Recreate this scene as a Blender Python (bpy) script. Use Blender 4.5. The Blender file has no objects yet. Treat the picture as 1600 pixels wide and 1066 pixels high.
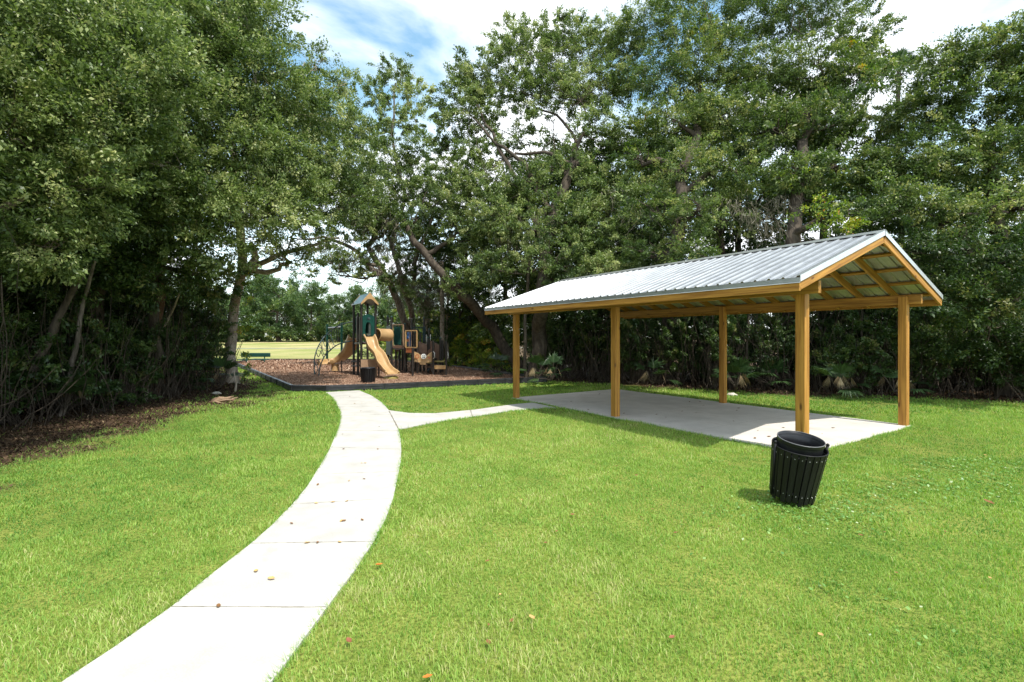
import bpy, math, random
import numpy as np
from mathutils import Vector, Matrix, Quaternion

# ------------------------------------------------------------------ camera, sky, sun, exposure
SC = bpy.context.scene
COL = SC.collection
F = 755.6          # focal length in photo pixels (17 mm on 36 mm)
HC = 1.75          # camera height
HY = 527.0         # horizon row
cam_d = bpy.data.cameras.new('camera')
cam_d.lens = 17.0; cam_d.sensor_width = 36.0; cam_d.clip_start = 0.05; cam_d.clip_end = 2000
cam_d.shift_y = -6.0/1600
cam = bpy.data.objects.new('camera', cam_d); COL.objects.link(cam)
cam.location = (0, 0, HC); cam.rotation_euler = (math.radians(90), 0, 0)
SC.camera = cam

SUN_DIR = Vector((0.622*math.cos(math.radians(60)), -0.783*math.cos(math.radians(60)), math.sin(math.radians(60)))).normalized()
w = bpy.data.worlds.new("World"); SC.world = w; w.use_nodes = True
nt = w.node_tree; N = nt.nodes; Lk = nt.links
for n in list(N): N.remove(n)
def wn(t, **k):
    n = N.new(t)
    for a, b in k.items(): setattr(n, a, b)
    return n
sky = wn('ShaderNodeTexSky'); sky.sky_type = 'NISHITA'; sky.sun_disc = False
sky.sun_elevation = math.radians(60); sky.sun_rotation = math.radians(141.5)
sky.air_density = 1.0; sky.dust_density = 0.6; sky.ozone_density = 1.5
tc = wn('ShaderNodeTexCoord')
sep = wn('ShaderNodeSeparateXYZ'); Lk.new(tc.outputs['Generated'], sep.inputs[0])
zz = wn('ShaderNodeMath', operation='MAXIMUM'); zz.inputs[1].default_value = 0.06; Lk.new(sep.outputs['Z'], zz.inputs[0])
zz2 = wn('ShaderNodeMath', operation='ADD'); zz2.inputs[1].default_value = 0.12; Lk.new(zz.outputs[0], zz2.inputs[0])
dv = []
for ax in 'XY':
    d = wn('ShaderNodeMath', operation='DIVIDE'); Lk.new(sep.outputs[ax], d.inputs[0]); Lk.new(zz2.outputs[0], d.inputs[1]); dv.append(d)
cmb = wn('ShaderNodeCombineXYZ'); Lk.new(dv[0].outputs[0], cmb.inputs[0]); Lk.new(dv[1].outputs[0], cmb.inputs[1])
mp = wn('ShaderNodeMapping'); mp.inputs['Location'].default_value = (3.1, 1.7, 0); mp.inputs['Scale'].default_value = (1.0, 1.0, 1)
Lk.new(cmb.outputs[0], mp.inputs[0])
nz = wn('ShaderNodeTexNoise'); nz.inputs['Scale'].default_value = 1.15; nz.inputs['Detail'].default_value = 9; nz.inputs['Roughness'].default_value = 0.55
nz.inputs['Distortion'].default_value = 0.35
Lk.new(mp.outputs[0], nz.inputs['Vector'])
rp = wn('ShaderNodeValToRGB'); rp.color_ramp.elements[0].position = 0.40; rp.color_ramp.elements[1].position = 0.59
Lk.new(nz.outputs['Fac'], rp.inputs[0])
# hazier, whiter cloud low down
hz = wn('ShaderNodeMapRange'); hz.inputs['From Min'].default_value = 0.45; hz.inputs['From Max'].default_value = 0.05
hz.inputs['To Min'].default_value = 0.0; hz.inputs['To Max'].default_value = 0.75; Lk.new(sep.outputs['Z'], hz.inputs['Value'])
mx = wn('ShaderNodeMath', operation='MAXIMUM'); Lk.new(rp.outputs[0], mx.inputs[0]); Lk.new(hz.outputs[0], mx.inputs[1])
bg1 = wn('ShaderNodeBackground'); bg1.inputs['Strength'].default_value = 0.15
tint = wn('ShaderNodeMix', data_type='RGBA', blend_type='MULTIPLY'); tint.inputs['Factor'].default_value = 1; tint.inputs['B'].default_value = (1.1, 1.25, 1.04, 1)
Lk.new(sky.outputs[0], tint.inputs['A']); Lk.new(tint.outputs['Result'], bg1.inputs['Color'])
bg2 = wn('ShaderNodeBackground'); bg2.inputs['Color'].default_value = (0.93, 0.96, 1.0, 1); bg2.inputs['Strength'].default_value = 0.92
mix = wn('ShaderNodeMixShader'); Lk.new(mx.outputs[0], mix.inputs[0]); Lk.new(bg1.outputs[0], mix.inputs[1]); Lk.new(bg2.outputs[0], mix.inputs[2])
wo = wn('ShaderNodeOutputWorld'); Lk.new(mix.outputs[0], wo.inputs['Surface'])

sun_d = bpy.data.lights.new('sun', 'SUN'); sun_d.energy = 2.75; sun_d.angle = math.radians(0.5); sun_d.color = (1.0, 0.955, 0.88)
sun = bpy.data.objects.new('sun', sun_d); COL.objects.link(sun)
sun.rotation_euler = (-SUN_DIR).to_track_quat('-Z', 'Y').to_euler()
sun.location = (5, -8, 20)
SC.view_settings.view_transform = 'Standard'; SC.view_settings.look = 'None'
SC.view_settings.exposure = 1.0; SC.view_settings.gamma = 1
try:
    SC.cycles.transparent_max_bounces = 8; SC.cycles.max_bounces = 8; SC.cycles.transmission_bounces = 4
    SC.cycles.diffuse_bounces = 4; SC.cycles.glossy_bounces = 2
except Exception: pass

rng = np.random.default_rng(7)
random.seed(7)

# ------------------------------------------------------------------ helpers
def W(px, py, Y):
    return Vector(((px-800)/F*Y, Y, HC-(py-HY)/F*Y))
def G(px, py, z=0.0):
    Y = (HC-z)*F/(py-HY)
    return Vector(((px-800)/F*Y, Y, z))

def tag(o, label=None, cat=None, group=None, kind=None):
    if label: o['label'] = label
    if cat: o['category'] = cat
    if group: o['group'] = group
    if kind: o['kind'] = kind
    return o
def empty(name, loc=(0, 0, 0), rz=0.0):
    o = bpy.data.objects.new(name, None); COL.objects.link(o)
    o.location = loc; o.rotation_euler = (0, 0, rz); o.empty_display_size = 0.3
    return o
def mesh_obj(name, verts, faces, mat=None, parent=None, smooth=False, local=None):
    me = bpy.data.meshes.new(name); me.from_pydata([tuple(v) for v in verts], [], [tuple(f) for f in faces])
    me.update()
    if smooth:
        me.polygons.foreach_set('use_smooth', [True]*len(me.polygons))
    if mat: me.materials.append(mat)
    o = bpy.data.objects.new(name, me); COL.objects.link(o)
    if parent: o.parent = parent
    if local is not None: o.matrix_basis = local
    return o
class MB:
    """collects boxes, tubes and sheets into one mesh"""
    def __init__(s): s.v = []; s.f = []
    def add(s, vs, fs):
        b = len(s.v); s.v += [Vector(v) for v in vs]; s.f += [tuple(i+b for i in f) for f in fs]; return s
    def box(s, x0, x1, y0, y1, z0, z1, M=None):
        vs = [Vector(p) for p in ((x0,y0,z0),(x1,y0,z0),(x1,y1,z0),(x0,y1,z0),(x0,y0,z1),(x1,y0,z1),(x1,y1,z1),(x0,y1,z1))]
        if M: vs = [M @ p for p in vs]
        return s.add(vs, [(0,3,2,1),(4,5,6,7),(0,1,5,4),(1,2,6,5),(2,3,7,6),(3,0,4,7)])
    def bar(s, a, b, w, h, up=Vector((0,0,1))):
        M, L = bar_matrix(a, b, up); return s.box(0, L, -w/2, w/2, -h/2, h/2, M)
    def tube(s, pts, rad, n=8, cap=True):
        pts = [Vector(p) for p in pts]
        if not hasattr(rad, '__len__'): rad = [rad]*len(pts)
        t0 = (pts[1]-pts[0]).normalized()
        ref = Vector((0,0,1)) if abs(t0.z) < .9 else Vector((1,0,0))
        nrm = (ref - t0*ref.dot(t0)).normalized()
        base = len(s.v)
        for i, p in enumerate(pts):
            if i == 0: t = pts[1]-pts[0]
            elif i == len(pts)-1: t = pts[-1]-pts[-2]
            else: t = pts[i+1]-pts[i-1]
            t = t.normalized()
            nrm = (nrm - t*nrm.dot(t)).normalized()
            bn = t.cross(nrm)
            for k in range(n):
                a = 2*math.pi*k/n
                s.v.append(p + (nrm*math.cos(a)+bn*math.sin(a))*rad[i])
        for i in range(len(pts)-1):
            for k in range(n):
                a = base+i*n+k; b = base+i*n+(k+1) % n
                s.f.append((a, b, b+n, a+n))
        if cap:
            s.f.append(tuple(base+k for k in reversed(range(n))))
            s.f.append(tuple(base+(len(pts)-1)*n+k for k in range(n)))
        return s
    def prism(s, poly, d):
        """closed outline (list of Vectors) pushed along vector d"""
        n = len(poly); d = Vector(d)
        vs = [Vector(p) for p in poly] + [Vector(p)+d for p in poly]
        fs = [tuple(reversed(range(n))), tuple(range(n, 2*n))] + [(i, (i+1) % n, (i+1) % n+n, i+n) for i in range(n)]
        return s.add(vs, fs)
    def lathe(s, prof, n=24, M=None, close=False):
        base = len(s.v)
        for r, z in prof:
            for k in range(n):
                a = 2*math.pi*k/n; p = Vector((r*math.cos(a), r*math.sin(a), z))
                s.v.append(M @ p if M else p)
        m = len(prof)
        for i in range(m-1):
            for k in range(n):
                a = base+i*n+k; b = base+i*n+(k+1) % n
                s.f.append((a, b, b+n, a+n))
        if close:
            s.f.append(tuple(base+k for k in reversed(range(n))))
            s.f.append(tuple(base+(m-1)*n+k for k in range(n)))
        return s
    def build(s, name, mat=None, parent=None, smooth=False, bevel=0):
        o = mesh_obj(name, s.v, s.f, mat, parent, smooth)
        if bevel:
            m = o.modifiers.new('bevel', 'BEVEL'); m.width = bevel; m.segments = 2; m.limit_method = 'ANGLE'
        return o
def bar_matrix(a, b, up=Vector((0,0,1))):
    a = Vector(a); b = Vector(b); x = b-a; L = x.length; x.normalize()
    up = Vector(up)
    if abs(x.dot(up)) > .99: up = Vector((0,1,0))
    y = up.cross(x).normalized(); z = x.cross(y)
    M = Matrix((x, y, z)).transposed().to_4x4(); M.translation = a
    return M, L
def timber(name, a, b, w, h, mat, parent, up=Vector((0,0,1)), bev=.004):
    """a length of sawn wood, long axis = its own X, a..b in the parent's space"""
    M, L = bar_matrix(a, b, up)
    m = MB(); m.box(0, L, -w/2, w/2, -h/2, h/2)
    o = mesh_obj(name, m.v, m.f, mat, parent, local=M)
    if bev:
        md = o.modifiers.new('bevel', 'BEVEL'); md.width = bev; md.segments = 1
    return o
def np_mesh(name, co, faces_flat, loop_starts, loop_totals, mat=None, parent=None, attr=None, smooth=False):
    me = bpy.data.meshes.new(name)
    me.vertices.add(len(co)); me.vertices.foreach_set('co', np.ascontiguousarray(co, dtype=np.float32).ravel())
    me.loops.add(len(faces_flat)); me.loops.foreach_set('vertex_index', np.ascontiguousarray(faces_flat, dtype=np.int32))
    me.polygons.add(len(loop_starts))
    me.polygons.foreach_set('loop_start', np.ascontiguousarray(loop_starts, dtype=np.int32))
    if smooth: me.polygons.foreach_set('use_smooth', np.ones(len(loop_starts), dtype=bool))
    me.update(calc_edges=True)
    if attr is not None:
        for k, v in attr.items():
            at = me.attributes.new(k, 'FLOAT', 'POINT' if len(v) == len(co) else 'FACE')
            at.data.foreach_set('value', np.ascontiguousarray(v, dtype=np.float32))
    if mat: me.materials.append(mat)
    o = bpy.data.objects.new(name, me); COL.objects.link(o)
    if parent: o.parent = parent
    return o

# ------------------------------------------------------------------ materials
def mat(name, base=(.5,.5,.5), rough=.6, spec=.5, metal=0.0, coat=0):
    m = bpy.data.materials.new(name); m.use_nodes = True
    b = m.node_tree.nodes['Principled BSDF']
    b.inputs['Base Color'].default_value = (*base, 1); b.inputs['Roughness'].default_value = rough
    b.inputs['Metallic'].default_value = metal; b.inputs['Specular IOR Level'].default_value = spec
    return m
def nmat(name, c1, c2, scale=4, rough=.7, spec=.4, stretch=(1,1,1), bump=.2, detail=6, c3=None, p=(.35,.65), scale2=None, metal=0, bdist=.02, coord='Object', fine=None):
    """two or three colours mixed by noise, with bump; fine = (scale, amount) adds a second grain"""
    m = mat(name, c1, rough, spec, metal); t = m.node_tree; n = t.nodes; l = t.links; b = n['Principled BSDF']
    tcn = n.new('ShaderNodeTexCoord'); mpn = n.new('ShaderNodeMapping'); mpn.inputs['Scale'].default_value = stretch
    l.new(tcn.outputs[coord], mpn.inputs[0])
    ns = n.new('ShaderNodeTexNoise'); ns.inputs['Scale'].default_value = scale; ns.inputs['Detail'].default_value = detail; ns.inputs['Roughness'].default_value = .6
    l.new(mpn.outputs[0], ns.inputs['Vector'])
    r = n.new('ShaderNodeValToRGB'); e = r.color_ramp.elements
    e[0].position = p[0]; e[0].color = (*c1, 1); e[1].position = p[1]; e[1].color = (*c2, 1)
    if c3:
        x = r.color_ramp.elements.new(min(.98, p[1]+.14)); x.color = (*c3, 1)
    l.new(ns.outputs['Fac'], r.inputs[0])
    out = r.outputs[0]; h = ns.outputs['Fac']
    if fine:
        n2 = n.new('ShaderNodeTexNoise'); n2.inputs['Scale'].default_value = fine[0]; n2.inputs['Detail'].default_value = 4
        l.new(mpn.outputs[0], n2.inputs['Vector'])
        mr = n.new('ShaderNodeMapRange'); mr.inputs['From Min'].default_value = .25; mr.inputs['From Max'].default_value = .75
        mr.inputs['To Min'].default_value = 1-fine[1]; mr.inputs['To Max'].default_value = 1+fine[1]; l.new(n2.outputs['Fac'], mr.inputs['Value'])
        vm = n.new('ShaderNodeVectorMath'); vm.operation = 'SCALE'; l.new(out, vm.inputs[0]); l.new(mr.outputs[0], vm.inputs['Scale'])
        out = vm.outputs[0]; h = n2.outputs['Fac']
    l.new(out, b.inputs['Base Color'])
    if bump:
        bp = n.new('ShaderNodeBump'); bp.inputs['Strength'].default_value = bump; bp.inputs['Distance'].default_value = bdist
        l.new(h, bp.inputs['Height']); l.new(bp.outputs[0], b.inputs['Normal'])
    return m
def leafmat(name, stops, trans=.34, rough=.44, spec=.5):
    """per-leaf colour from the 'rnd' attribute"""
    m = mat(name, (.05,.1,.02), rough, spec); t = m.node_tree; n = t.nodes; l = t.links; b = n['Principled BSDF']
    at = n.new('ShaderNodeAttribute'); at.attribute_name = 'rnd'
    r = n.new('ShaderNodeValToRGB'); e = r.color_ramp.elements
    e[0].position = stops[0][0]; e[0].color = (*stops[0][1], 1); e[1].position = stops[-1][0]; e[1].color = (*stops[-1][1], 1)
    for p, c in stops[1:-1]:
        x = e.new(p); x.color = (*c, 1)
    l.new(at.outputs['Fac'], r.inputs[0]); l.new(r.outputs[0], b.inputs['Base Color'])
    tr = n.new('ShaderNodeBsdfTranslucent')
    hs = n.new('ShaderNodeHueSaturation'); hs.inputs['Saturation'].default_value = 1.15; hs.inputs['Value'].default_value = 1.5
    l.new(r.outputs[0], hs.inputs['Color']); l.new(hs.outputs[0], tr.inputs['Color'])
    ms = n.new('ShaderNodeMixShader'); ms.inputs[0].default_value = trans
    l.new(b.outputs[0], ms.inputs[1]); l.new(tr.outputs[0], ms.inputs[2])
    l.new(ms.outputs[0], n['Material Output'].inputs['Surface'])
    return m
def wood(name, c1, c2, knot=(.12,.05,.01)):
    m = mat(name, c1, .62, .35); t = m.node_tree; n = t.nodes; l = t.links; b = n['Principled BSDF']
    tcn = n.new('ShaderNodeTexCoord'); oi = n.new('ShaderNodeObjectInfo')
    ad = n.new('ShaderNodeVectorMath'); ad.operation = 'ADD'
    mu = n.new('ShaderNodeVectorMath'); mu.operation = 'SCALE'; mu.inputs['Scale'].default_value = 40
    cx = n.new('ShaderNodeCombineXYZ')
    for i in range(3): l.new(oi.outputs['Random'], cx.inputs[i])
    l.new(cx.outputs[0], mu.inputs[0]); l.new(tcn.outputs['Object'], ad.inputs[0]); l.new(mu.outputs[0], ad.inputs[1])
    mpn = n.new('ShaderNodeMapping'); mpn.inputs['Scale'].default_value = (.55, 12, 12); l.new(ad.outputs[0], mpn.inputs[0])
    ns = n.new('ShaderNodeTexNoise'); ns.inputs['Scale'].default_value = 2.2; ns.inputs['Detail'].default_value = 8; ns.inputs['Distortion'].default_value = .6
    l.new(mpn.outputs[0], ns.inputs['Vector'])
    r = n.new('ShaderNodeValToRGB'); e = r.color_ramp.elements; e[0].position = .3; e[0].color = (*c1, 1); e[1].position = .68; e[1].color = (*c2, 1)
    l.new(ns.outputs['Fac'], r.inputs[0])
    mp2 = n.new('ShaderNodeMapping'); mp2.inputs['Scale'].default_value = (2.2, 7, 7); l.new(ad.outputs[0], mp2.inputs[0])
    vo = n.new('ShaderNodeTexVoronoi'); vo.inputs['Scale'].default_value = 1.0; l.new(mp2.outputs[0], vo.inputs['Vector'])
    kr = n.new('ShaderNodeValToRGB'); kr.color_ramp.elements[0].position = .07; kr.color_ramp.elements[0].color = (1,1,1,1)
    kr.color_ramp.elements[1].position = .16; kr.color_ramp.elements[1].color = (0,0,0,1); l.new(vo.outputs['Distance'], kr.inputs[0])
    mxn = n.new('ShaderNodeMix'); mxn.data_type = 'RGBA'; mxn.inputs['B'].default_value = (*knot, 1)
    l.new(kr.outputs[0], mxn.inputs['Factor']); l.new(r.outputs[0], mxn.inputs['A']); l.new(mxn.outputs['Result'], b.inputs['Base Color'])
    bp = n.new('ShaderNodeBump'); bp.inputs['Strength'].default_value = .25; bp.inputs['Distance'].default_value = .004
    l.new(ns.outputs['Fac'], bp.inputs['Height']); l.new(bp.outputs[0], b.inputs['Normal'])
    return m

M_wood = wood('treated pine', (.24,.10,.015), (.53,.265,.05))
M_wood2 = wood('treated pine rough', (.20,.09,.016), (.46,.235,.045))
M_roof = nmat('galvanised roofing', (.34,.35,.36), (.46,.47,.48), scale=3, rough=.42, spec=.5, metal=.75, bump=.05, bdist=.005, fine=(60,.06))
M_trim = nmat('galvanised trim', (.60,.62,.63), (.70,.72,.73), scale=5, rough=.3, metal=.8, bump=.03, bdist=.003)
M_black = nmat('black recycled plastic', (.005,.005,.0055), (.011,.011,.012), scale=14, rough=.45, spec=.3, stretch=(1,1,.15), bump=.25, bdist=.004, fine=(160,.3))
M_blackliner = nmat('black moulded liner', (.009,.009,.011), (.018,.018,.021), scale=6, rough=.35, bump=.05)
M_bolt = mat('galvanised bolt', (.72,.72,.70), .3, .5, .7)
M_conc = nmat('broom finished concrete', (.40,.38,.345), (.50,.48,.44), scale=2.2, rough=.88, spec=.2, bump=.25, bdist=.004, c3=(.40,.375,.33), p=(.3,.6), fine=(90,.10))
M_slab = nmat('patio concrete', (.50,.46,.41), (.63,.585,.53), scale=1.3, rough=.85, spec=.2, bump=.2, bdist=.004, c3=(.52,.46,.40), p=(.3,.6), fine=(70,.10))
M_joint = nmat('joint dirt', (.10,.085,.06), (.30,.27,.22), scale=9, rough=.95, spec=.1, bump=0)
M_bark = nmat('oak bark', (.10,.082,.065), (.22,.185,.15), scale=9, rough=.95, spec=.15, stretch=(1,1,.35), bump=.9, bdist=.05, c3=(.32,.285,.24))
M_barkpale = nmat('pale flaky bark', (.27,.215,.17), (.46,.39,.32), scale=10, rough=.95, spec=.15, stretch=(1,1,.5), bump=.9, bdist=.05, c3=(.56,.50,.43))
M_barkdark = nmat('bark darkened for shade', (.05,.04,.032), (.11,.09,.07), scale=8, rough=.95, spec=.1, stretch=(1,1,.35), bump=.8, bdist=.05)  # darker copy of the oak bark with shade put into its colour
M_twig = nmat('dead twigs', (.20,.16,.12), (.36,.30,.23), scale=7, rough=.95, spec=.1, bump=0)
M_leafA = leafmat('live oak leaves', [(0,(.045,.078,.024)),(.4,(.115,.172,.046)),(.75,(.245,.31,.105)),(1,(.46,.48,.22))])
M_leafB = leafmat('laurel oak leaves', [(0,(.036,.068,.018)),(.45,(.096,.152,.038)),(.8,(.20,.26,.075)),(1,(.40,.41,.15))])
M_leafC = leafmat('vine leaves', [(0,(.06,.12,.02)),(.4,(.15,.24,.035)),(.8,(.32,.36,.05)),(.95,(.50,.42,.06)),(1,(.50,.25,.06))])
M_leafD = leafmat('leaves darkened for shade', [(0,(.022,.048,.012)),(.5,(.050,.092,.022)),(.85,(.10,.15,.036)),(1,(.20,.20,.07))])  # leaf greens darkened to stand in for shade under the trees
M_leafF = leafmat('far tree leaves', [(0,(.045,.085,.03)),(.5,(.08,.14,.045)),(.85,(.14,.21,.06)),(1,(.24,.28,.08))])
M_moss = leafmat('hanging moss', [(0,(.13,.12,.085)),(.6,(.22,.20,.15)),(1,(.34,.30,.23))], trans=.2, rough=.9, spec=.1)
M_dead = leafmat('dead fronds', [(0,(.16,.11,.06)),(.6,(.32,.24,.14)),(1,(.50,.42,.28))], trans=.15, rough=.8, spec=.1)
M_frond = leafmat('palm fronds', [(0,(.018,.04,.013)),(.6,(.036,.075,.022)),(1,(.07,.12,.04))], trans=.2, rough=.4)
M_grass = leafmat('grass blades', [(0,(.085,.20,.04)),(.35,(.19,.345,.062)),(.70,(.315,.45,.09)),(.95,(.42,.50,.15)),(1,(.54,.52,.24))], trans=.35, rough=.55, spec=.25)
M_clover = leafmat('clover', [(0,(.09,.21,.04)),(.6,(.17,.32,.07)),(.9,(.30,.44,.14)),(1,(.48,.56,.34))], trans=.25, rough=.4, spec=.4)
M_litter = leafmat('dry leaf litter', [(0,(.025,.016,.011)),(.5,(.065,.04,.025)),(.85,(.13,.085,.05)),(1,(.28,.20,.12))], trans=.1, rough=.8, spec=.15)
M_chip = leafmat('red brown wood chips', [(0,(.13,.07,.045)),(.5,(.30,.18,.12)),(.85,(.46,.32,.225)),(1,(.66,.52,.40))], trans=.0, rough=.9, spec=.1)
M_brownleaf = mat('dry brown leaf', (.20,.10,.04), .8, .2)
M_orangeleaf = mat('orange leaf', (.60,.17,.03), .6, .3)
M_redleaf = mat('red leaf', (.24,.085,.045), .6, .3)
M_tanleaf = mat('tan leaf', (.52,.33,.13), .8, .2)
# ------------------------------------------------------------------ layout on the ground
P2 = Vector((4.36, 7.20, 0)); U = Vector((-.551, .8345, 0)).normalized(); V = Vector((U.y, -U.x, 0))
PL, PW = 7.87, 4.08
PRZ = math.atan2(U.y, U.x)
def pw(u, v, z=0): return P2 + U*u + V*v + Vector((0, 0, z))
def pl(u, v, z=0): return Vector((u, -v, z))
left_e = [(60,1100),(105,1066),(180,1016),(268,953),(335,898),(390,855),(425,824),(455,793),(480,763),(500,730),(515,704),(525,680),(530,666),(532,655),(531,645),(527,634),(519,623),(508,614)]
right_e = [(562,611),(580,619),(597,630),(608,643),(617,657),(622,670),(626,688),(627,705),(626,724),(622,745),(614,782),(602,815),(583,851),(552,898),(510,955),(470,1010),(428,1066),(395,1110)]
PATH = [G(*p) for p in left_e] + [G(*p) for p in right_e]
bu = [(606,642),(640,646.5),(680,647),(740,641.5),(800,633),(832,630)]
bl = [(872,638.5),(850,638.5),(800,643),(740,652),(680,661),(622,672)]
BR = [G(*p) for p in bu] + [G(*p) for p in bl]
SLAB = [pw(-.02,-.02), pw(PL+.02,-.02), pw(PL+.02,PW+.02), pw(-.02,PW+.02)]
PLAY = [Vector(p+(0,)) for p in ((-13.6,24.9),(-7.1,15.62),(-5.95,15.5),(-4.25,16.15),(-.24,18.2),(1.3,18.75),(0,21.2),(-2.7,25.9),(-8.6,34.3),(-18.5,34.8),(-17.6,30.6))]
def inpoly(x, y, poly):
    r = np.zeros(np.shape(x), bool); n = len(poly); j = n-1
    for i in range(n):
        xi, yi, xj, yj = poly[i][0], poly[i][1], poly[j][0], poly[j][1]
        c = ((yi > y) != (yj > y)) & (x < (xj-xi)*(y-yi)/(yj-yi+1e-12)+xi)
        r ^= c; j = i
    return r
def segdist(x, y, poly, closed=True):
    d = np.full(np.shape(x), 1e9); n = len(poly)
    for i in range(n if closed else n-1):
        a = poly[i]; b = poly[(i+1) % n]; dx, dy = b[0]-a[0], b[1]-a[1]
        t = np.clip(((x-a[0])*dx+(y-a[1])*dy)/(dx*dx+dy*dy+1e-12), 0, 1)
        d = np.minimum(d, np.hypot(x-a[0]-t*dx, y-a[1]-t*dy))
    return d
def vnoise(x, y, s, seed=0):
    """cheap smooth noise, about -1..1"""
    r = np.random.default_rng(seed); o = np.zeros(np.shape(x))
    for k in range(7):
        a = r.uniform(0, 6.28); f = s*r.uniform(.5, 1.7); o = o + np.sin((x*math.cos(a)+y*math.sin(a))*f+r.uniform(0, 6.28))
    return o/3.2
# bare, leaf-strewn edge of the lawn: left wood, and behind the pavilion. >0 inside the bare part (metres)
LWOOD = [(-5.6,-3),(-5.9,3),(-6.45,6.1),(-6.6,7.6),(-6.5,9.6),(-7.0,12),(-7.6,14.2),(-8.2,15.9),(-10.5,19.5),(-13.9,24.6),(-19,31)]
def bare(x, y):
    xs = np.interp(y, [p[1] for p in LWOOD], [p[0] for p in LWOOD]); dl = xs-x
    dl = np.where(y > 31, -5, dl)
    ys = np.interp(x, [1.0, 4, 7.1, 9.5, 12.4, 16, 30], [19.8, 17.6, 15.0, 13.9, 13.0, 12.3, 10]); dr = np.where(x > .6, y-ys, -5)
    return np.maximum(dl, dr) + .65*vnoise(x, y, 1.1, 3)+.45*vnoise(x, y, 3.5, 4)
def gz(x, y):
    t = np.clip((np.asarray(y, float)-40)/75, 0, 1); return .92*t*t*(3-2*t)

xs = np.unique(np.concatenate([np.linspace(-500,-40,12), np.arange(-40,40.01,.4), np.linspace(40,500,12)]))
ys = np.unique(np.concatenate([np.linspace(-60,-6,6), np.arange(-6,40.01,.4), np.arange(42,124,3), np.linspace(130,900,12)]))
gx, gy = np.meshgrid(xs, ys); co = np.stack([gx.ravel(), gy.ravel(), gz(gx, gy).ravel()], 1)
nx, ny = len(xs), len(ys); ii, jj = np.meshgrid(np.arange(nx-1), np.arange(ny-1)); a = (jj*nx+ii).ravel()
fl = np.stack([a, a+1, a+1+nx, a+nx], 1)
bm_ = np.clip(bare(co[:,0], co[:,1])*1.2+.5, 0, 1)
M_ground = mat('lawn soil and short grass', (.1,.15,.03), .95, .1)
t = M_ground.node_tree; n = t.nodes; l = t.links; b = n['Principled BSDF']
tcn = n.new('ShaderNodeTexCoord'); ns = n.new('ShaderNodeTexNoise'); ns.inputs['Scale'].default_value = .9; ns.inputs['Detail'].default_value = 10; ns.inputs['Roughness'].default_value = .68
l.new(tcn.outputs['Object'], ns.inputs['Vector'])
r = n.new('ShaderNodeValToRGB'); e = r.color_ramp.elements; e[0].position = .33; e[0].color = (.12,.20,.03,1); e[1].position = .7; e[1].color = (.30,.32,.08,1)
l.new(ns.outputs['Fac'], r.inputs[0])
n2 = n.new('ShaderNodeTexNoise'); n2.inputs['Scale'].default_value = 38; n2.inputs['Detail'].default_value = 6; l.new(tcn.outputs['Object'], n2.inputs['Vector'])
r2 = n.new('ShaderNodeValToRGB'); e = r2.color_ramp.elements; e[0].position = .35; e[0].color = (.45,.45,.42,1); e[1].position = .68; e[1].color = (1.35,1.32,1.2,1); l.new(n2.outputs['Fac'], r2.inputs[0])
mu = n.new('ShaderNodeMix'); mu.data_type = 'RGBA'; mu.blend_type = 'MULTIPLY'; mu.inputs['Factor'].default_value = 1; l.new(r.outputs[0], mu.inputs['A']); l.new(r2.outputs[0], mu.inputs['B'])
# drier field far off
sp = n.new('ShaderNodeSeparateXYZ'); l.new(tcn.outputs['Object'], sp.inputs[0])
fr = n.new('ShaderNodeMapRange'); fr.inputs['From Min'].default_value = 33; fr.inputs['From Max'].default_value = 48; l.new(sp.outputs['Y'], fr.inputs['Value'])
n3 = n.new('ShaderNodeTexNoise'); n3.inputs['Scale'].default_value = .09; n3.inputs['Detail'].default_value = 8; l.new(tcn.outputs['Object'], n3.inputs['Vector'])
r3 = n.new('ShaderNodeValToRGB'); e = r3.color_ramp.elements; e[0].position = .38; e[0].color = (.20,.245,.06,1); e[1].position = .62; e[1].color = (.42,.36,.17,1); l.new(n3.outputs['Fac'], r3.inputs[0])
m3 = n.new('ShaderNodeMix'); m3.data_type = 'RGBA'; l.new(fr.outputs[0], m3.inputs['Factor']); l.new(mu.outputs['Result'], m3.inputs['A']); l.new(r3.outputs[0], m3.inputs['B'])
at = n.new('ShaderNodeAttribute'); at.attribute_name = 'bare'
ma = n.new('ShaderNodeMath'); ma.operation = 'ADD'; l.new(at.outputs['Fac'], ma.inputs[0])
ms_ = n.new('ShaderNodeMapRange'); ms_.inputs['From Min'].default_value = .3; ms_.inputs['From Max'].default_value = .7; ms_.inputs['To Min'].default_value = -.35; ms_.inputs['To Max'].default_value = .35
l.new(n2.outputs['Fac'], ms_.inputs['Value']); l.new(ms_.outputs[0], ma.inputs[1]); ma.use_clamp = True
r4 = n.new('ShaderNodeValToRGB'); e = r4.color_ramp.elements; e[0].position = .35; e[0].color = (.045,.028,.018,1); e[1].position = .7; e[1].color = (.16,.10,.06,1); l.new(n2.outputs['Fac'], r4.inputs[0])
m4 = n.new('ShaderNodeMix'); m4.data_type = 'RGBA'; l.new(ma.outputs[0], m4.inputs['Factor']); l.new(m3.outputs['Result'], m4.inputs['A']); l.new(r4.outputs[0], m4.inputs['B'])
l.new(m4.outputs['Result'], b.inputs['Base Color'])
bp = n.new('ShaderNodeBump'); bp.inputs['Strength'].default_value = .8; bp.inputs['Distance'].default_value = .03; l.new(n2.outputs['Fac'], bp.inputs['Height']); l.new(bp.outputs[0], b.inputs['Normal'])
ground = np_mesh('ground', co, fl.ravel(), np.arange(len(fl))*4, None, M_ground, attr={'bare': bm_}, smooth=True)
tag(ground, kind='structure')

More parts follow.
